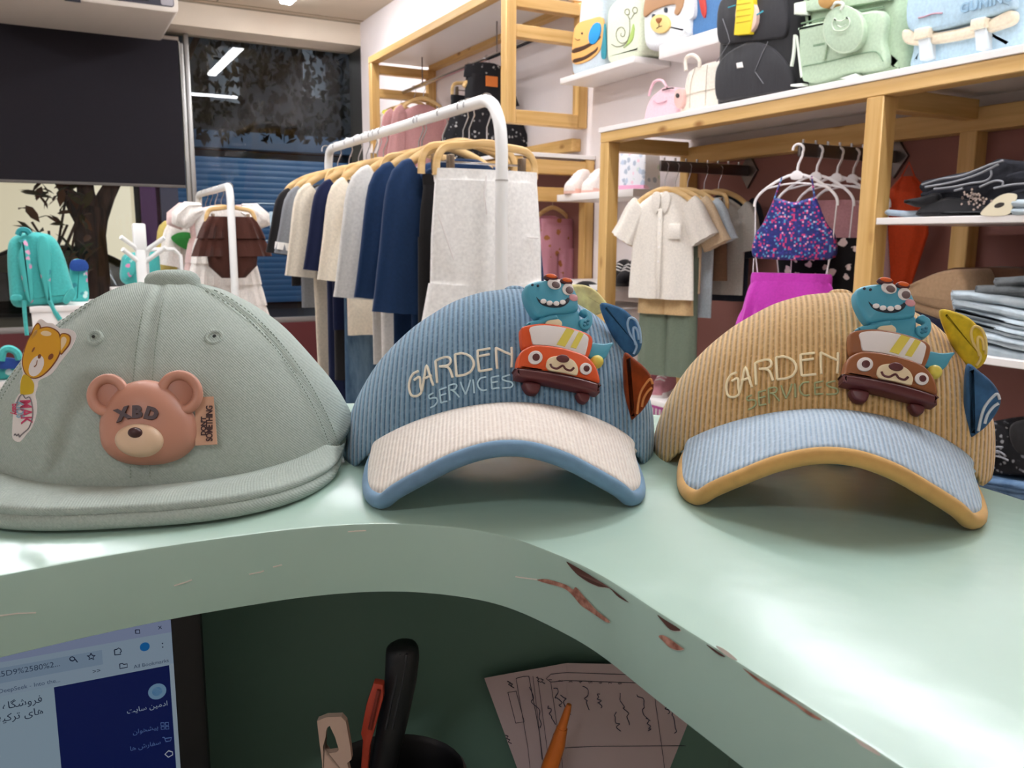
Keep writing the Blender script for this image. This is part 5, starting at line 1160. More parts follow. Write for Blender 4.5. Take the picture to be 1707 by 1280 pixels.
for p in ([(957, 82), (975, 76), (995, 66), (1002, 60), (1001, 66), (978, 82), (957, 89)], [(958, 99), (975, 94), (992, 84), (998, 78), (996, 86), (978, 99), (959, 105)]): b.patch('bee_stripe', p, plain('bee_brown', '#4a3020', .6), .0075)
b.ell('wing', 994, 56, 9, 19, plain('bee_blue', '#1f96d6', .5), .012, rot=.3)
b.line('antenna', [(962, 50), (958, 44)], INKB); b.line('antenna', [(968, 48), (966, 40)], INKB); b.line('smile', [(960, 64), (964, 67), (969, 66)], INKB, base=.008); b.ell('eye', 972, 56, 1.5, 2, INKB, .009)
b.patch('side_panel', [(1003, 95), (1004, 60), (1009, 40), (1010, 92)], plain('bag_teal', '#2f8fa0', .6), .004)
b = Bag('snail_backpack', 'pale green backpack with a line drawn snail', 2.53, .15, [(1010, 88), (1009, 40), (1014, 10), (1040, -12), (1062, -15), (1069, 20), (1068, 70), (1060, 82), (1030, 94), (1018, 95)], nyl('celery', '#dfe6cd'), group=AG, zfloor=SA[2])
OL = plain('print_olive', '#6f6a4a', .7)
b.patch('snail_foot', [(1046, 72), (1052, 55), (1056, 40), (1058, 50), (1054, 68), (1040, 80)], plain('print_green', '#a9c46a', .7), .004)
b.line('snail_shell', [(1037+ (14-1.0*i)*math.cos(i*.75)*.95, 56+(19-1.35*i)*math.sin(i*.75)) for i in range(14)], OL)
b.line('snail_body', [(1020, 74), (1030, 78), (1044, 72), (1050, 55), (1050, 30)], OL); b.line('snail_stalk', [(1050, 32), (1046, 24)], OL); b.line('snail_stalk', [(1052, 32), (1058, 22)], OL)
for x, y in ((1046, 20), (1059, 17)): b.line('snail_eye', [(x+4*math.cos(a), y+5*math.sin(a)) for a in [i*.7 for i in range(10)]], OL)
b = Bag('bear_backpack', 'white backpack with a bear face and tan hood', 2.52, .16, [(1074, 78), (1070, 30), (1072, -10), (1090, -30), (1130, -30), (1145, -5), (1146, 45), (1138, 62), (1100, 82)], nyl('white', '#e9ecee'), group=AG, zfloor=SA[2])
b.patch('hood', [(1075, 28), (1080, -10), (1100, -30), (1136, -20), (1140, 5), (1132, 24), (1126, 22), (1128, 8), (1110, 10), (1090, 18)], plain('hood_tan', '#b98d66', .6), .008)
b.ell('snout', 1103, 40, 16, 16, plain('snout_yellow', '#f0cf86', .6), .012); b.patch('nose', [(1097, 33), (1103, 30), (1107, 32), (1102, 40)], plain('nose_brown', '#9a5a28', .5), .016)
b.line('mouth', [(1098, 48), (1102, 45), (1102, 40)], INKB, base=.013); b.line('mouth', [(1102, 45), (1107, 44)], INKB, base=.013)
for x, y in ((1091, 28), (1111, 17)): b.ell('eye', x, y, 2.2, 4.5, plain('eye_navy', '#22303f', .4), .009)
b = Bag('rocket_backpack', 'blue backpack with a red rocket, mostly behind the black backpack', 2.55, .12, [(1150, 34), (1150, -10), (1160, -30), (1230, -40), (1230, 10), (1190, 26)], nyl('denimblue', '#4f7fb4'), group=AG, zfloor=SB[2])
b.patch('rocket', [(1166, -10), (1172, -20), (1178, 10), (1176, 30), (1170, 20)], plain('rocket_red', '#c8392c', .5), .006); b.patch('side_pocket', [(1150, 30), (1150, -10), (1160, -15), (1162, 26)], nyl('white', '#e9ecee'), .02)
# on the top board of the low unit
TZ = ZB+.021; TG = 'bags on the top board'
b = Bag('pink_bag', 'small soft pink bag at the far end of the top board', 2.36, .14, [(1074, 196), (1072, 178), (1080, 160), (1092, 150), (1104, 144), (1126, 146), (1130, 165), (1128, 186)], nyl('pink', '#e6bcc6'), 'bag', TG, TZ)
b.line('zip', [(1105, 150), (1118, 147), (1124, 147)], INKB, .003); b.line('crease', [(1090, 168), (1098, 172), (1112, 168)], nyl('pinkdk', '#cf9fae'), .002); b.line('handle', [(1082, 160), (1090, 138), (1104, 134), (1112, 146)], nyl('pink', '#e6bcc6'), .006)
b = Bag('cream_bag', 'quilted cream bag with handle beside the black backpack', 2.34, .15, [(1134, 186), (1136, 150), (1142, 122), (1152, 112), (1190, 100), (1205, 110), (1205, 176)], nyl('cream', '#e9e0d2'), 'bag', TG, TZ)
SLn = nyl('creamdk', '#cabfae')
for p in ([(1150, 180), (1152, 140), (1160, 112)], [(1176, 176), (1178, 130), (1180, 108)], [(1136, 160), (1180, 150), (1200, 146)]): b.line('quilt_seam', p, SLn, .0015)
b.line('handle', [(1144, 118), (1144, 98), (1156, 92), (1166, 100), (1166, 112)], nyl('cream', '#e9e0d2'), .008); b.patch('keychain', [(1130, 172), (1132, 152), (1142, 150), (1144, 170), (1138, 182)], plain('charm_rose', '#d9b0a8', .6), .02); b.ell('charm_mark', 1136, 160, 3, 4, INKB, .023)
NB = nyl('black', '#1c1b1e', .5); NBg = nyl('charcoal', '#2b2a2e', .5); GR = plain('reflective_grey', '#77777c', .4)
b = Bag('black_backpack', 'large black backpack with a yellow swing tag', 2.30, .24, [(1192, 172), (1188, 130), (1190, 60), (1195, 10), (1205, -60), (1260, -90), (1318, -70), (1330, 0), (1338, 70), (1340, 125), (1325, 148), (1260, 160)], NB, group=TG, zfloor=TZ, r=.06)
b.patch('front_pocket', [(1198, 166), (1196, 120), (1212, 92), (1240, 74), (1262, 70), (1286, 78), (1310, 100), (1326, 130), (1318, 150), (1270, 158), (1225, 166)], NBg, .014, r=.01)
b.patch('upper_pocket', [(1200, 70), (1200, 10), (1225, -10), (1300, -20), (1312, 0), (1314, 55), (1290, 66), (1230, 72)], NBg, .010, r=.008)
for p in ([(1210, 32), (1218, 55), (1222, 70), (1200, 104)], [(1286, 70), (1276, 90), (1264, 119)], [(1264, 120), (1278, 140)]): b.line('reflective_seam', p, GR, .0014, .016, sm=False)
b.patch('white_badge', [(1233, 106), (1242, 104), (1244, 113), (1234, 115)], WHITE, .018, n=0)
b.line('teal_zip', [(1222, 14), (1234, 10)], plain('zip_teal', '#3fb0c4', .5), .002, .024); b.line('teal_mark', [(1270, 26), (1280, 20)], plain('zip_teal', '#3fb0c4', .5), .003, .024)
yt = b.patch('swing_tag_disc', [(p.x, p.y) for p in ell(1252, 28, 18, 30, 18)], plain('tag_pink', '#e6c4b4', .6), .026, n=0); b.patch('yellow_tag', [(1239, 0), (1240, -40), (1264, -45), (1266, 20), (1260, 58), (1234, 60)], plain('tag_yellow', '#f0d428', .5), .031, n=0, r=.001)
for i in range(4): b.line('tag_print', [(1238, 10+i*10), (1262, 6+i*10)], plain('tag_print', '#c8a818', .6), .001, .0315)
GN = nyl('sage', '#a8bfa2', .7); GN2 = nyl('sage_light', '#b5cab0', .7); GNd = nyl('sage_dark', '#7f9a7e', .7)
b = Bag('green_backpack', 'sage green backpack with a round frog coin purse', 2.30, .26, [(1345, 140), (1338, 110), (1336, 60), (1330, 0), (1332, -60), (1400, -80), (1490, -80), (1506, -20), (1512, 40), (1510, 105), (1470, 118), (1400, 130)], GN, group=TG, zfloor=TZ, r=.05)
b.patch('front_pocket', [(1346, 136), (1340, 60), (1342, 46), (1400, 32), (1478, 20), (1480, 70), (1482, 112), (1420, 124)], GN2, .025, r=.01); b.line('pocket_seam', [(1348, 112), (1390, 104), (1440, 92), (1470, 88), (1482, 104)], GNd, .002, .027); b.line('zip_line', [(1340, 40), (1400, 26), (1478, 12)], GNd, .003, .012)
b.patch('top_strap', [(1332, 22), (1332, 6), (1420, -8), (1490, -16), (1490, 0), (1420, 12)], GN2, .02, n=0); b.patch('buckle', [(1334, 26), (1334, 8), (1350, 4), (1352, 26)], plain('buckle_pale', '#dfe6d8', .4), .03, n=0)
pz_ = b.ell('coin_purse', 1423, 52, 33, 38, GN2, .05, rot=-.2); b.line('purse_piping', [(1423+33*math.cos(a), 52+38*math.sin(a)) for a in [i*.35 for i in range(19)]], plain('piping_pale', '#c3d3bc', .6), .003, .047)
FG = plain('frog_thread', '#e3ecdc', .6)
b.line('frog_face', [(1408, 50), (1406, 42), (1410, 34), (1416, 38), (1424, 38), (1432, 33), (1436, 38), (1434, 48), (1424, 54), (1412, 54), (1408, 50)], FG, .0013, .053, par=pz_); b.line('frog_mouth', [(1416, 46), (1422, 49), (1429, 45)], FG, .0013, .053, par=pz_)
for x, y in ((1411, 36), (1431, 33)): b.ell('frog_eye', x, y, 1.6, 1.6, plain('frog_eye', '#2c382c', .5), .055, par=pz_)
b.line('purse_loop', [(1404, 18), (1412, 8), (1424, 10), (1420, 20)], plain('loop_white', '#eef0ea', .4), .005, .05); b.ell('bear_charm', 1397, 6, 12, 12, plain('charm_tan', '#b78a48', .6), .06)
b.line('lanyard', [(1336, 60), (1334, 90), (1330, 112)], plain('lanyard_pale', '#dfe6d8', .5), .006, .03); b.line('lanyard_clip', [(1338, 62), (1342, 95), (1346, 130)], plain('lanyard_pale', '#dfe6d8', .5), .004, .028); b.line('purse_strap', [(1395, 60), (1388, 80), (1384, 100)], GN2, .006, .03)
b.patch('pocket_print', [(1364, 76), (1384, 72), (1384, 76), (1364, 80)], GNd, .026, n=0)
for p in ([(1328, 142), (1346, 140), (1346, 144), (1328, 145)], [(1410, 132), (1436, 124), (1440, 127), (1420, 133)]): b.patch('paper_price_tag', p, plain('tag_white', '#eef0ea', .5), .03, n=0)
BLb = nyl('skyblue', '#b3cfe0', .7); BLd = nyl('skyblue_dark', '#93b4cc', .7); CRm = nyl('buttercream', '#eadcc4', .7)
b = Bag('blue_satchel', 'light blue satchel with cream trim and two buckled straps', 2.30, .2, [(1518, 108), (1514, 70), (1516, 30), (1525, -20), (1600, -50), (1690, -50), (1702, 0), (1698, 72), (1640, 88)], BLb, group=TG, zfloor=TZ, r=.04)
b.patch('cream_trim', [(1514, 72), (1514, 50), (1560, 56), (1640, 40), (1690, 18), (1696, 36), (1670, 50), (1600, 68), (1540, 76)], CRm, .022, r=.008); b.patch('flap', [(1520, 40), (1525, -10), (1560, -40), (1690, -50), (1697, 0), (1690, 18), (1640, 34), (1570, 52), (1535, 56)], BLb, .028, r=.01)
for x, y in ((1548, 56), (1642, 40)):
    b.patch('strap', [(x-3, y+46), (x-8, y-6), (x+12, y-10), (x+12, y+42)], plain('strap_pale', '#dfe8ee', .5), .032, n=0); b.patch('buckle', [(x-10, y+14), (x-8, y-4), (x+16, y-8), (x+14, y+8)], CRm, .042, n=0)
text_mb('GUNING', .035, lambda u, v, h: Vector((2.30-.031-h, b.f(1655, 14).x-u, b.f(1655, 14).y+v))-b.o, .002, 1.1, .001).build('print_lettering', BLd, b.t, smooth=0)
b.line('print_motif', [(1542, 32), (1552, 30), (1566, 25), (1582, 24)], nyl('pinkdk', '#cf9fae'), .002, .03)

# ------------------------------------------------------------------ shoes on the little wall shelf, patterned pack behind
def shoe(label, px, py, X, zf, m, sole, L=.17, rotz=R(-150), s=1.0, name='sneaker'):
    p = at_x(px, py, X); q = thing(name, label, 'shoe', (X, p.y, zf), rotz, 'sneakers')
    out = cr([(-.085, 0), (-.08, .028), (-.03, .033), (.03, .036), (.07, .03), (.088, 0), (.07, -.03), (.03, -.036), (-.03, -.033), (-.08, -.028)], 4); out = [v*s for v in out]
    MB().puff(out, 0, .022*s, .006).build('sole', sole, q)
    rs = []
    for x, wd_, h in ((.089, .010, .022), (.080, .024, .034), (.06, .032, .044), (.035, .034, .054), (.01, .033, .074), (-.02, .031, .092), (-.05, .030, .098), (-.075, .027, .098), (-.087, .016, .09)):
        rs.append([(x*s, wd_*s*math.copysign(abs(math.cos(a))**.7, math.cos(a)), (.012+h*abs(math.sin(a))**.7)*s) for a in [math.pi*i/14 for i in range(15)]])
    MB().rings(rs, False).build('upper', m, q, smooth=70)
    for i in range(3): MB().tube([(.035*s-i*.016*s, -.02*s, (.062+.010*i)*s), (.038*s-i*.016*s, 0, (.070+.011*i)*s), (.035*s-i*.016*s, .02*s, (.062+.010*i)*s)], .0035*s, 6).build('lace', WHITE, q)
    return q
SHW = fabric('sneaker_cream', '#eadfd8', wd=.002); SHP = plain('sole_pink', '#e3b7a8', .5)
shoe('pale cream sneaker with pink sole, nearer the shelf end', 963, 322, 2.50, SCs[2], SHW, SHP, s=1.25); shoe('pale cream sneaker with pink sole, right of its pair by the post', 992, 320, 2.55, SCs[2], SHW, SHP, s=1.25)
PKm = spots('pastel_pack', '#dfe0e6', ['#b8c4d6', '#e6c2d0', '#c8d8d0', '#a9b4c4'], 28, .35, .42)
b = Bag('pastel_pack', 'pastel printed pack standing on the shoe shelf behind the pine post', 2.52, .10, [(1032, 316), (1032, 256), (1074, 256), (1074, 314)], PKm, 'package', None, SCs[2], r=.01, n=0)
b.patch('pink_strip', [(1032, 316), (1032, 309), (1074, 308), (1074, 314)], plain('pack_pink', '#e0a0c0', .5), .004, n=0)
# floor-level goods in the low unit, between the caps
zf = ZF+.022
c_ = at_x(1029, 462, 2.5); bo = thing('bottle', 'small white bottle with a blue cap beside the pine post', 'bottle', (2.45, c_.y, SCs[2]-.45), 0)
rs = [[(r_*math.cos(a), r_*math.sin(a), z) for a in [2*math.pi*i/20 for i in range(20)]] for r_, z in ((.02, 0), (.024, .004), (.024, .08), (.02, .095), (.012, .10))]
MB().rings(rs).build('bottle_body', WHITE, bo); MB().rings([[(r_*math.cos(a), r_*math.sin(a), z) for a in [2*math.pi*i/20 for i in range(20)]] for r_, z in ((.016, .098), (.016, .13), (.013, .134))]).build('bottle_cap', plain('cap_cyan', '#4fb4d6', .4), bo)
ZS = SCs[2]-.45
o = MB().box(2.30, XW-.01, 3.30, 4.0, ZS-.025, ZS-.001).build('wall_shelf', WHITE, bev=.003); tag(o, 'white lower wall shelf behind the pine post, under the shoe shelf', 'shelf', 'white wall shelves')
o.location = (0, 0, 0)
BLK = plain('black_rubber', '#1b1a1c', .4)
for j, (px, dy) in enumerate(((1030, 0), (1046, .05))): shoe(('black sneaker beside the pine post, left of two', 'black sneaker beside the pine post, right of two')[j], px, 520, 2.42, ZS, fabric('sneaker_black', '#1f1d20', wd=.002), BLK, s=1.1)
b_ = at_x(1090, 640, 2.35)
SZ = at_x(1090, 652, 2.35).z
o = MB().box(2.24, 2.64, 2.2, 3.12, SZ-.03, SZ-.008).build('shelf_board', WHITE, u1, bev=.002)
for j, px in enumerate((1078, 1106)): shoe(('pink kids sneaker between the blue and tan caps, left one', 'pink kids sneaker between the blue and tan caps, right one')[j], px, 630, 2.36, SZ-.008, fabric('sneaker_pink', '#c98a94', wd=.002), WHITE, s=1.1)
# pink striped box
px0 = at_x(1090, 672, 2.3); bxs = thing('striped_box', 'pink and white striped box between the blue and tan caps', 'box', (2.30, px0.y, px0.z-.12), 0)
MB().box(0, .2, -.16, .16, 0, .14).build('box_body', plain('box_pink', '#c65aa8', .5), bxs, bev=.003)
for i in range(12): MB().box(-.003, 0, -.155+i*.026, -.143+i*.026, 0, .10).build('white_stripe', WHITE, bxs)
MB().box(-.006, .206, -.166, .166, .12, .15).build('box_lid', plain('box_pink', '#c65aa8', .5), bxs, bev=.003)
o = MB().box(2.24, 2.64, 2.2, 3.12, px0.z-.142, px0.z-.121).build('shelf_board', WHITE, u1, bev=.002)
# black brush-like cap peeking over the blue cap
cb = at_x(972, 482, 2.3); hb = thing('black_sun_hat', 'black cap with white stitching peeking over the blue cap', 'hat', (2.32, cb.y, cb.z-.08), 0)
MB().dome(ell(0, 0, .09, .09, 28), 0, .12, rows=7).build('crown', fabric('hat_black', '#1a181a'), hb)
for i in range(9): a = R(150+i*8); MB().tube([(.0915*math.cos(a), .0915*math.sin(a), .055), (.085*math.cos(a), .085*math.sin(a), .085)], .002, 5).build('white_stitch', WHITE, hb)
o = MB().box(2.22, 2.68, cb.y-.25, cb.y+.25, cb.z-.10, cb.z-.081).build('wall_shelf', WHITE, bev=.002); tag(o, 'white shelf under the black cap, hidden behind the blue cap', 'shelf', 'white wall shelves')

# ------------------------------------------------------------------ folded clothes on the low unit's shelves
def fold(name, label, X, depth, pieces, group, zf=None, cat='folded clothes'):
    """one folded garment: each piece is a rounded roll of cloth seen end on"""
    f = wq(X); allp = [f(*p) for pts, m, nm in pieces for p in pts]; c = sum(allp, Vector((0, 0)))/len(allp); zl = min(p.y for p in allp)
    dz = (zf-zl) if zf is not None else 0
    o = Vector((X, c.x, zl)); q = thing(name, label, cat, o+Vector((0, 0, dz)), 0, group)
    for k_, (pts, m, nm) in enumerate(pieces):
        P = cr([f(*p) for p in pts], 5)
        def wf(p, k_=k_): n_ = mnoise.noise(Vector((p[0]*9, p[1]*9, p[2]*9+k_*5))); return (p[0]+n_*.006, p[1], p[2]+n_*.003)
        out = P; n0 = len(out); rs = []
        if area2(out) < 0: out = out[::-1]
        for t_, ins in ((0, .009), (.008, .004), (.03, 0), (.2, 0), (.4, 0), (.7, 0), (.97, 0), (1, .006)):
            h = depth*t_
            rs.append([Vector((X+h + .02*mnoise.noise(Vector((p.x*8, p.y*8, k_))), p.x, p.y+.004*mnoise.noise(Vector((p.x*14, h*12, k_*3)))))-o for p in (inset(out, ins) if ins else out)])
        MB().rings(rs).build(nm, m, q, smooth=70)
    return q
def slab(x0, x1, yl, yr, th, sag=0, n=4):
    """long flat fold from x0 to x1, top edge yl -> yr, thickness th px"""
    top = [(lerp(x0, x1, i/n), lerp(yl, yr, i/n)+sag*math.sin(math.pi*i/n)) for i in range(n+1)]
    bot = [(x, y+th) for x, y in top[::-1]]; return [(x0-4, yl+th*.8), (x0-6, yl+th*.5), (x0-4, yl+th*.2)] + top + bot
JG = denim('denim_ice', '#a9b7c0', '#c6d0d6'); JB = denim('denim_black', '#1f1f24', '#34353c'); JW = plain('piping_grey', '#8f9096', .8); FGP = 'folded clothes on the shelves'
zd = ZD+.02; ze = ZE+.022
fold('folded_jeans', 'ice blue folded jeans at the bottom of the pale stack', 2.225, .34, [(slab(1592, 1790, 566, 602, 24, 2), JG, 'fold')], FGP)
for i, (x0, yl, yr, th) in enumerate(((1596, 545, 590, 17), (1598, 530, 572, 15), (1597, 514, 556, 15), (1594, 499, 537, 15), (1591, 484, 512, 16))):
    fold('folded_jeans', 'ice blue folded jeans, %s from the bottom of the pale stack' % ('second', 'third', 'fourth', 'fifth', 'topmost, sixth')[i], 2.22+.004*i, .33, [(slab(x0, 1790, yl, yr, th, -2), JG, 'fold')], FGP)
fold('folded_jeans', 'crumpled grey jeans lying on top of the pale stack', 2.25, .30, [(slab(1632, 1790, 476, 470, 18, 3), denim('denim_grey', '#6f7478', '#8a9094'), 'fold'), (slab(1660, 1790, 462, 452, 16, 2), denim('denim_grey', '#6f7478', '#8a9094'), 'fold')], FGP)
TNF = fabric('folded_tan', '#a98a6c', wd=.008); NVF = fabric('folded_navy', '#1c2036', wd=.006)
fold('folded_shirt', 'navy folded shirt beneath the tan trousers', 2.25, .34, [(slab(1480, 1600, 505, 545, 22, 2), NVF, 'fold'), (slab(1480, 1600, 534, 568, 12, 2), NVF, 'fold')], FGP)
fold('folded_trousers', 'tan folded trousers heaped over the navy shirt', 2.27, .33, [(slab(1478, 1605, 486, 530, 20, -4), TNF, 'fold'), ([(1485, 490), (1510, 478), (1540, 462), (1570, 452), (1600, 452), (1612, 500), (1590, 520), (1530, 505)], TNF, 'fold')], FGP)
fold('folded_trousers', 'dark brown crumpled trousers at the back of the lower shelf', 2.42, .2, [([(1540, 466), (1580, 448), (1640, 446), (1700, 450), (1700, 480), (1600, 490), (1550, 490)], fabric('folded_brown', '#6b4a38', wd=.009), 'fold')], FGP)
# upper shelf
fold('folded_jeans', 'small pale blue folded garment by the pine post', 2.24, .2, [(slab(1482, 1530, 350, 352, 10, 0), JL, 'fold')], FGP)
BP = fabric('pouch_black', '#17161a', rough=.5, wd=.004)
fold('black_pouch', 'black pouch with silver studs lying on the upper shelf', 2.215, .25, [([(1524, 360), (1530, 345), (1548, 336), (1580, 330), (1620, 334), (1642, 345), (1648, 358), (1600, 359)], BP, 'pouch'), ([(1500, 336), (1530, 328), (1560, 322), (1560, 338), (1525, 345)], BP, 'pouch_flap')], FGP, cat='pouch')
gl = MB(); rnd = random.Random(9)
pq = [o for o in bpy.data.objects if o.name.startswith('black_pouch')][0]
for i in range(60):
    p = at_x(rnd.gauss(1628, 10), rnd.gauss(330, 6), 2.205) - pq.location; gl.puff(ell(p.y, p.z, .0035, .0035, 6), 0, .003, M=lambda u, v, h: (p.x-h, u, v))
tag(gl.build('silver_studs', plain('stud_silver', '#c9b9b0', .25, metal=.8), pq), None, kind='stuff')
q = fold('folded_jeans', 'stack of black jeans with pale piping on the upper shelf', 2.23, .34, [([(1532, 318), (1534, 304), (1560, 296), (1600, 288), (1640, 274), (1662, 264), (1690, 268), (1760, 272), (1760, 300), (1650, 312), (1560, 326)], JB, 'fold'), ([(1535, 330), (1540, 316), (1600, 308), (1660, 290), (1760, 286), (1760, 330), (1660, 335), (1600, 338)], JB, 'fold'), ([(1600, 352), (1600, 334), (1680, 318), (1760, 312), (1760, 356)], JB, 'fold')], FGP)
fq = wq(2.222)
for pts in ([(1540, 308), (1570, 299), (1610, 292), (1650, 276), (1676, 268)], [(1545, 312), (1590, 304), (1630, 292), (1668, 274)], [(1560, 315), (1590, 312), (1620, 306), (1645, 302), (1655, 294), (1655, 284)], [(1636, 312), (1660, 302), (1674, 303), (1674, 310)], [(1660, 314), (1690, 308), (1720, 306)], [(1594, 318), (1608, 314)]):
    P = [fq(*p) for p in pts]; MB().tube([Vector((2.214, v.x, v.y))-q.location for v in cr(P, 4, closed=False)], .0028, 6).build('pale_piping', JW, q)
ctg = thing('price_card', 'cream price card with a dark oval leaning on the upper shelf', 'tag', at_x(1660, 358, 2.205), 0); fc = wq(2.205)
P = [fc(*p) for p in ((1636, 358), (1652, 338), (1668, 326), (1684, 322), (1696, 326), (1690, 342), (1680, 358))]
MB().puff(cr(P, 4), 0, .003, M=lambda u, v, h: Vector((2.205-h, u, v))-ctg.location).build('card', plain('card_cream', '#e6dcc0', .6), ctg)
P = [fc(p.x, p.y) for p in ell(1667, 342, 9, 4, 18, -.3)]; MB().puff(P, .003, .0034, M=lambda u, v, h: Vector((2.205-h, u, v))-ctg.location).build('oval_hole', plain('print_black', '#2c2622', .6), ctg)
for i, (y0, th) in enumerate(((346, 12), (332, 13))): fold('folded_jeans', ('ice blue folded jeans at the right edge of upper shelf, lower one', 'ice blue folded jeans at the right edge of upper shelf, upper one')[i], 2.21, .3, [(slab(1692, 1790, y0, y0, th), JG, 'fold')], FGP)
# bottom right heap
KN = spots('fringe_knit', '#1c1b1e', ['#6f6f74', '#8a8a8c'], 60, .2, .3)
zb0 = at_x(1660, 785, 2.21).z
fold('folded_jeans', 'mid blue folded jeans at the right behind the tan cap', 2.205, .34, [(slab(1617, 1790, 788, 818, 18, 2), denim('denim_mid', '#4a6484', '#6f8aa8'), 'fold'), (slab(1620, 1790, 800, 838, 14, 2), denim('denim_mid', '#4a6484', '#6f8aa8'), 'fold')], FGP)
hp = fold('fringed_scarf', 'black and grey fringed knit heaped on blue jeans beside the tan cap', 2.22, .3, [([(1608, 785), (1608, 740), (1615, 715), (1640, 704), (1665, 706), (1682, 722), (1692, 745), (1760, 760), (1760, 792), (1660, 790)], KN, 'heap'), ([(1680, 720), (1700, 700), (1770, 700), (1770, 760), (1700, 758)], BK, 'heap')], FGP, cat='scarf')
fh_ = wq(2.212)
for i in range(22):
    a = R(-10-i*8); c0 = (1642+8*math.sin(i*1.7), 752+6*math.cos(i*2.3)); ln = 22+8*math.sin(i*3.1)
    pts = [(c0[0]+ln*.3*math.cos(a*2.2+i), c0[1]+ln*.3*math.sin(a*2.2+i)), (c0[0]+ln*.7*math.cos(a*2.2+i)+3, c0[1]+ln*.55*math.sin(a*2.2+i)), (c0[0]+ln*1.3*math.cos(a*2.2+i), c0[1]+ln*.9*math.sin(a*2.2+i)+4)]
    MB().tube([Vector((2.205, v.x, v.y))-hp.location for v in cr([fh_(*p) for p in pts], 4, closed=False)], .0026, 5).build('fringe', JW, hp)
o = MB().box(2.2, 2.65, YE, YP-.001, at_x(1660, 836, 2.205).z-.032, at_x(1660, 836, 2.205).z-.01).build('shelf_board', WHITE, u1, bev=.002)
# ================================================================== LEFT SIDE, BY THE WINDOW
FL = spots('teal_floral', '#4fb8b4', ['#e08fb8', '#3f8f98', '#cfeae6', '#e6a8c8'], 30, .30, .38)
TEAL = nyl('teal', '#4fb8b4', .6); TEALD = nyl('teal_dark', '#2f8f94', .6); BLU = nyl('cobalt', '#2f4f9a', .6)
YB_ = 3.95
def yq(Y):
    def f(px, py): p = at_y(px, py, Y); return Vector((p.x, p.z))
    return f
class BagY(Bag):
    def __init__(s, name, label, Y, depth, outline, m, cat='backpack', group=None, r=.03, n=5):
        s.Y = Y; s.f = yq(Y); P = [s.f(*p) for p in outline]; c = sum(P, Vector((0, 0)))/len(P); zl = min(p.y for p in P)
        s.o = Vector((c.x, Y, zl)); s.t = thing(name, label, cat, s.o, 0, group)
        MB().puff(cr(P, n) if n else P, 0, depth, min(r, depth*.45), M=lambda u, v, h: Vector((u, Y+depth-h, v))-s.o, both=True, seg=4).build('body', m, s.t, smooth=70)
    def patch(s, name, pts, m, h=.006, base=0, r=.002, n=4, par=None):
        P = [s.f(*p) for p in pts]; P = cr(P, n) if n else P
        return MB().puff(P, -.004, h, min(r, h*.8), M=lambda u, v, k: Vector((u, s.Y-base-k, v))-s.o).build(name, m, par or s.t, smooth=60)
    def line(s, name, pts, m, r=.0015, base=.002, sm=True, par=None):
        P = [s.f(*p) for p in pts]; P = cr(P, 4, closed=False) if sm and len(P) > 2 else P
        return MB().tube([Vector((p.x, s.Y-base, p.y))-s.o for p in P], r, 6).build(name, m, par or s.t)
b = BagY('teal_backpack', 'teal backpack with pink floral shoulder straps on a white box', YB_, .16, [(22, 510), (14, 470), (12, 420), (18, 398), (40, 388), (70, 388), (92, 398), (108, 430), (118, 465), (124, 492), (112, 504), (60, 510)], TEAL)
for p in ([(36, 410), (32, 402), (44, 400), (52, 430), (56, 470), (56, 500), (46, 502), (38, 470), (30, 430)], [(64, 396), (74, 392), (84, 410), (86, 440), (84, 470), (86, 500), (78, 500), (70, 470), (62, 430)]): b.patch('shoulder_strap', p, FL, .03, r=.01)
b.line('grab_handle', [(30, 392), (34, 384), (44, 384), (50, 390)], TEALD, .012, .01); b.line('strap_tail', [(40, 500), (42, 530), (45, 558)], TEAL, .008, .02); b.line('strap_tail', [(82, 500), (92, 520), (100, 532)], TEAL, .010, .02)
b.patch('side_tab', [(104, 500), (118, 480), (126, 490), (112, 506)], TEAL, .02); b.patch('side_tab', [(18, 500), (20, 492), (36, 492), (36, 500)], TEAL, .02)
zbx = b.o.z
wbx = yq(YB_-.02)
c0 = wbx(52, 520); c1 = wbx(165, 520)
o = thing('white_pedestal', 'white display box under the teal backpack', 'pedestal', ((c0.x+c1.x)/2, YB_, 0)); hw = (c1.x-c0.x)/2
MB().box(-hw, hw, -.02, .35, 0, zbx-.001).build('box_shell', WHITE, o, bev=.004); MB().box(-hw-.005, hw+.005, -.025, .355, zbx-.025, zbx-.0005).build('box_top', WHITE, o, bev=.002)
b = BagY('floral_pouch', 'blue and teal floral pouch on the white box right of the backpack', YB_+.2, .12, [(119, 504), (117, 470), (118, 440), (130, 432), (144, 440), (147, 470), (147, 503)], FL, 'bag'); b.patch('blue_flap', [(118, 450), (120, 434), (142, 434), (146, 450)], BLU, .02)
zz = b.o.z
b = BagY('lunch_bag', 'teal floral lunch bag at the left edge of the picture', 3.2, .16, [(-30, 632), (-30, 610), (0, 604), (34, 610), (36, 632)], FL, 'bag'); b.patch('blue_top', [(-30, 612), (-20, 596), (28, 598), (36, 612)], BLU, .02); b.line('handle', [(2, 600), (6, 584), (16, 580), (28, 586), (33, 598)], TEAL, .012, .02)
zl_ = b.o.z; o = thing('white_pedestal', 'low white display box under the lunch bag', 'pedestal', (b.o.x, 3.2, 0)); MB().box(-.13, .09, -.02, .25, 0, zl_-.001).build('box_shell', WHITE, o, bev=.004); MB().box(-.135, .095, -.025, .255, zl_-.025, zl_-.0005).build('box_top', WHITE, o, bev=.002)
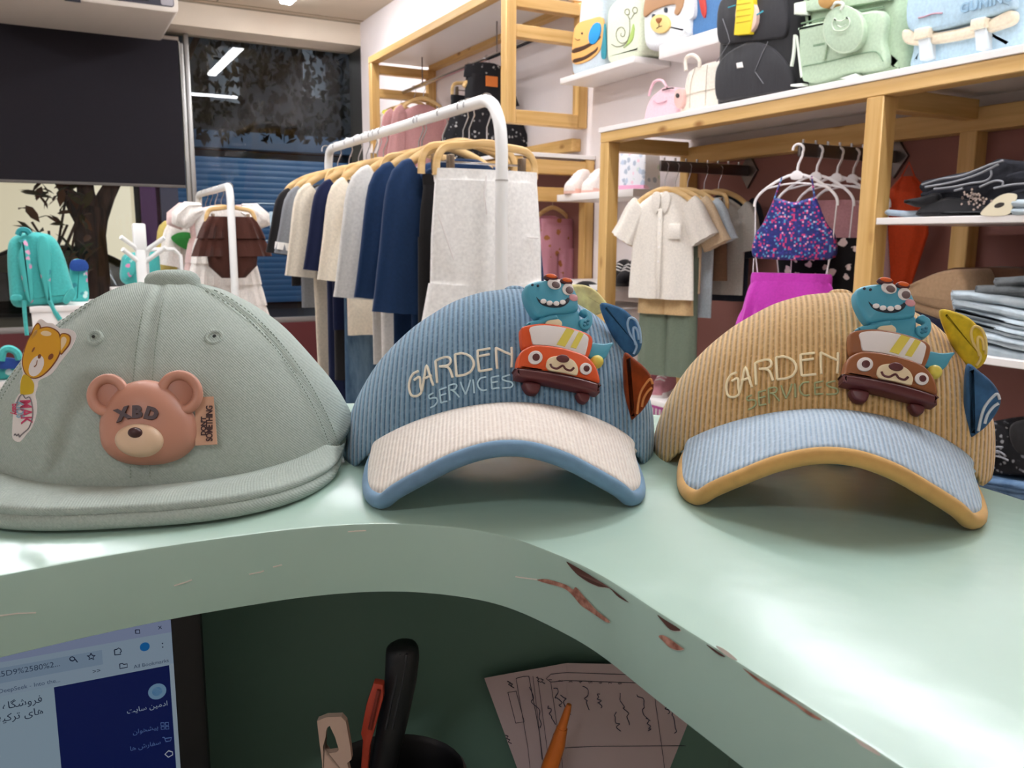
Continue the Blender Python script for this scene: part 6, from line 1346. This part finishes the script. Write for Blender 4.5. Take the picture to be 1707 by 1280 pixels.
# white stand with slanted arms
ysd = 4.5; f = yq(ysd); c = f(238, 480); stn = thing('display_stand', 'white upright display stand with slanting arms by the small rack', 'stand', (c.x, ysd, 0))
L3 = lambda px, py, dy=0: Vector((f(px, py).x-c.x, dy, f(px, py).y))
MB().box(-.022, .022, -.022, .022, 0, L3(238, 378).z).build('column', WM, stn, bev=.006); t0 = L3(236, 376); MB().box(-.03, .03, -.024, .024, t0.z-.12, t0.z+.01).build('column_cap', WM, stn, bev=.01)
for a_, b_ in (((236, 420), (200, 395)), ((236, 440), (203, 415)), ((240, 420), (272, 396)), ((240, 438), (274, 412))): MB().tube([L3(*a_), L3(*b_, -.05)], .011, 8).build('slanted_arm', WM, stn)
MB().puff(rrect(-.2, .2, -.2, .2, .05), 0, .02, .005).build('base_plate', WM, stn)
b = BagY('floral_backpack', 'second teal floral backpack behind the white display stand', 4.8, .14, [(205, 470), (204, 440), (210, 425), (235, 420), (262, 418), (268, 440), (266, 475), (235, 480)], TEAL); b.patch('floral_panel', [(206, 460), (206, 436), (216, 426), (228, 440), (222, 456), (212, 465)], FL, .02)
zq = b.o.z; o = thing('white_pedestal', 'white display box under the second teal backpack', 'pedestal', (b.o.x, 4.8, 0)); MB().box(-.14, .14, 0, .2, 0, zq-.001).build('box_shell', WHITE, o, bev=.004); MB().box(-.145, .145, -.005, .205, zq-.025, zq-.0005).build('box_top', WHITE, o, bev=.002)
# low white rail loop right of it
q = thing('rail_loop', 'small white rail loop between the display stand and the small rack', 'rail', (f(262, 480).x, ysd+.1, 0)); zt_ = f(266, 416).y
MB().tube([(-.03, 0, 0), (-.03, 0, zt_-.04)] + [tuple(p) for p in cr([(-.03, 0, zt_-.04), (-.015, 0, zt_-.005), (.03, 0, zt_)], 4, closed=False)] + [(.10, 0, zt_), (.13, 0, zt_-.03), (.13, 0, 0)], .010, 8).build('loop_tube', WM, q)
# things behind the glass: dry plant in a planter
pl = at_y(95, 405, 9.4); pt = thing('potted_plant', 'brownish plant in a pot outside the window left of the tree', 'plant', (pl.x, 9.4, .05))
rs = [[(r_*math.cos(a), r_*math.sin(a), z) for a in [2*math.pi*i/20 for i in range(20)]] for r_, z in ((.16, 0), (.2, .35), (.22, .4), (.19, .4), (.17, .3))]
MB().rings(rs).build('pot', plain('pot_grey', '#6a645e', .8), pt)
LFm = [fabric('leaf_olive', '#6a6038', wd=.001), fabric('leaf_brown', '#8a5a3a', wd=.001)]
rnd = random.Random(4)
for i in range(7): MB().tube([(0, 0, .35), (rnd.uniform(-.1, .1), rnd.uniform(-.05, .05), .9), (rnd.uniform(-.3, .3), rnd.uniform(-.1, .1), rnd.uniform(1.2, 1.75))], .012, 6).build('stem', BARK, pt)
for i in range(70):
    z = rnd.uniform(.8, 1.7); x = rnd.uniform(-.26, .30); y = rnd.uniform(-.15, .15); e = Euler((rnd.uniform(-1, 1), rnd.uniform(-1, 1), rnd.uniform(0, 6))).to_matrix(); s_ = rnd.uniform(.07, .13)
    MB().add([Vector((x, y, z))+e@Vector(v)*s_ for v in ((-1, 0, 0), (-.4, -.3, .1), (.4, -.3, .1), (1, 0, -.15), (.4, .3, .1), (-.4, .3, .1), (0, 0, .12))], [(0, 1, 6), (1, 2, 6), (2, 3, 6), (3, 4, 6), (4, 5, 6), (5, 0, 6)]).build('leaf', LFm[i % 2], pt)
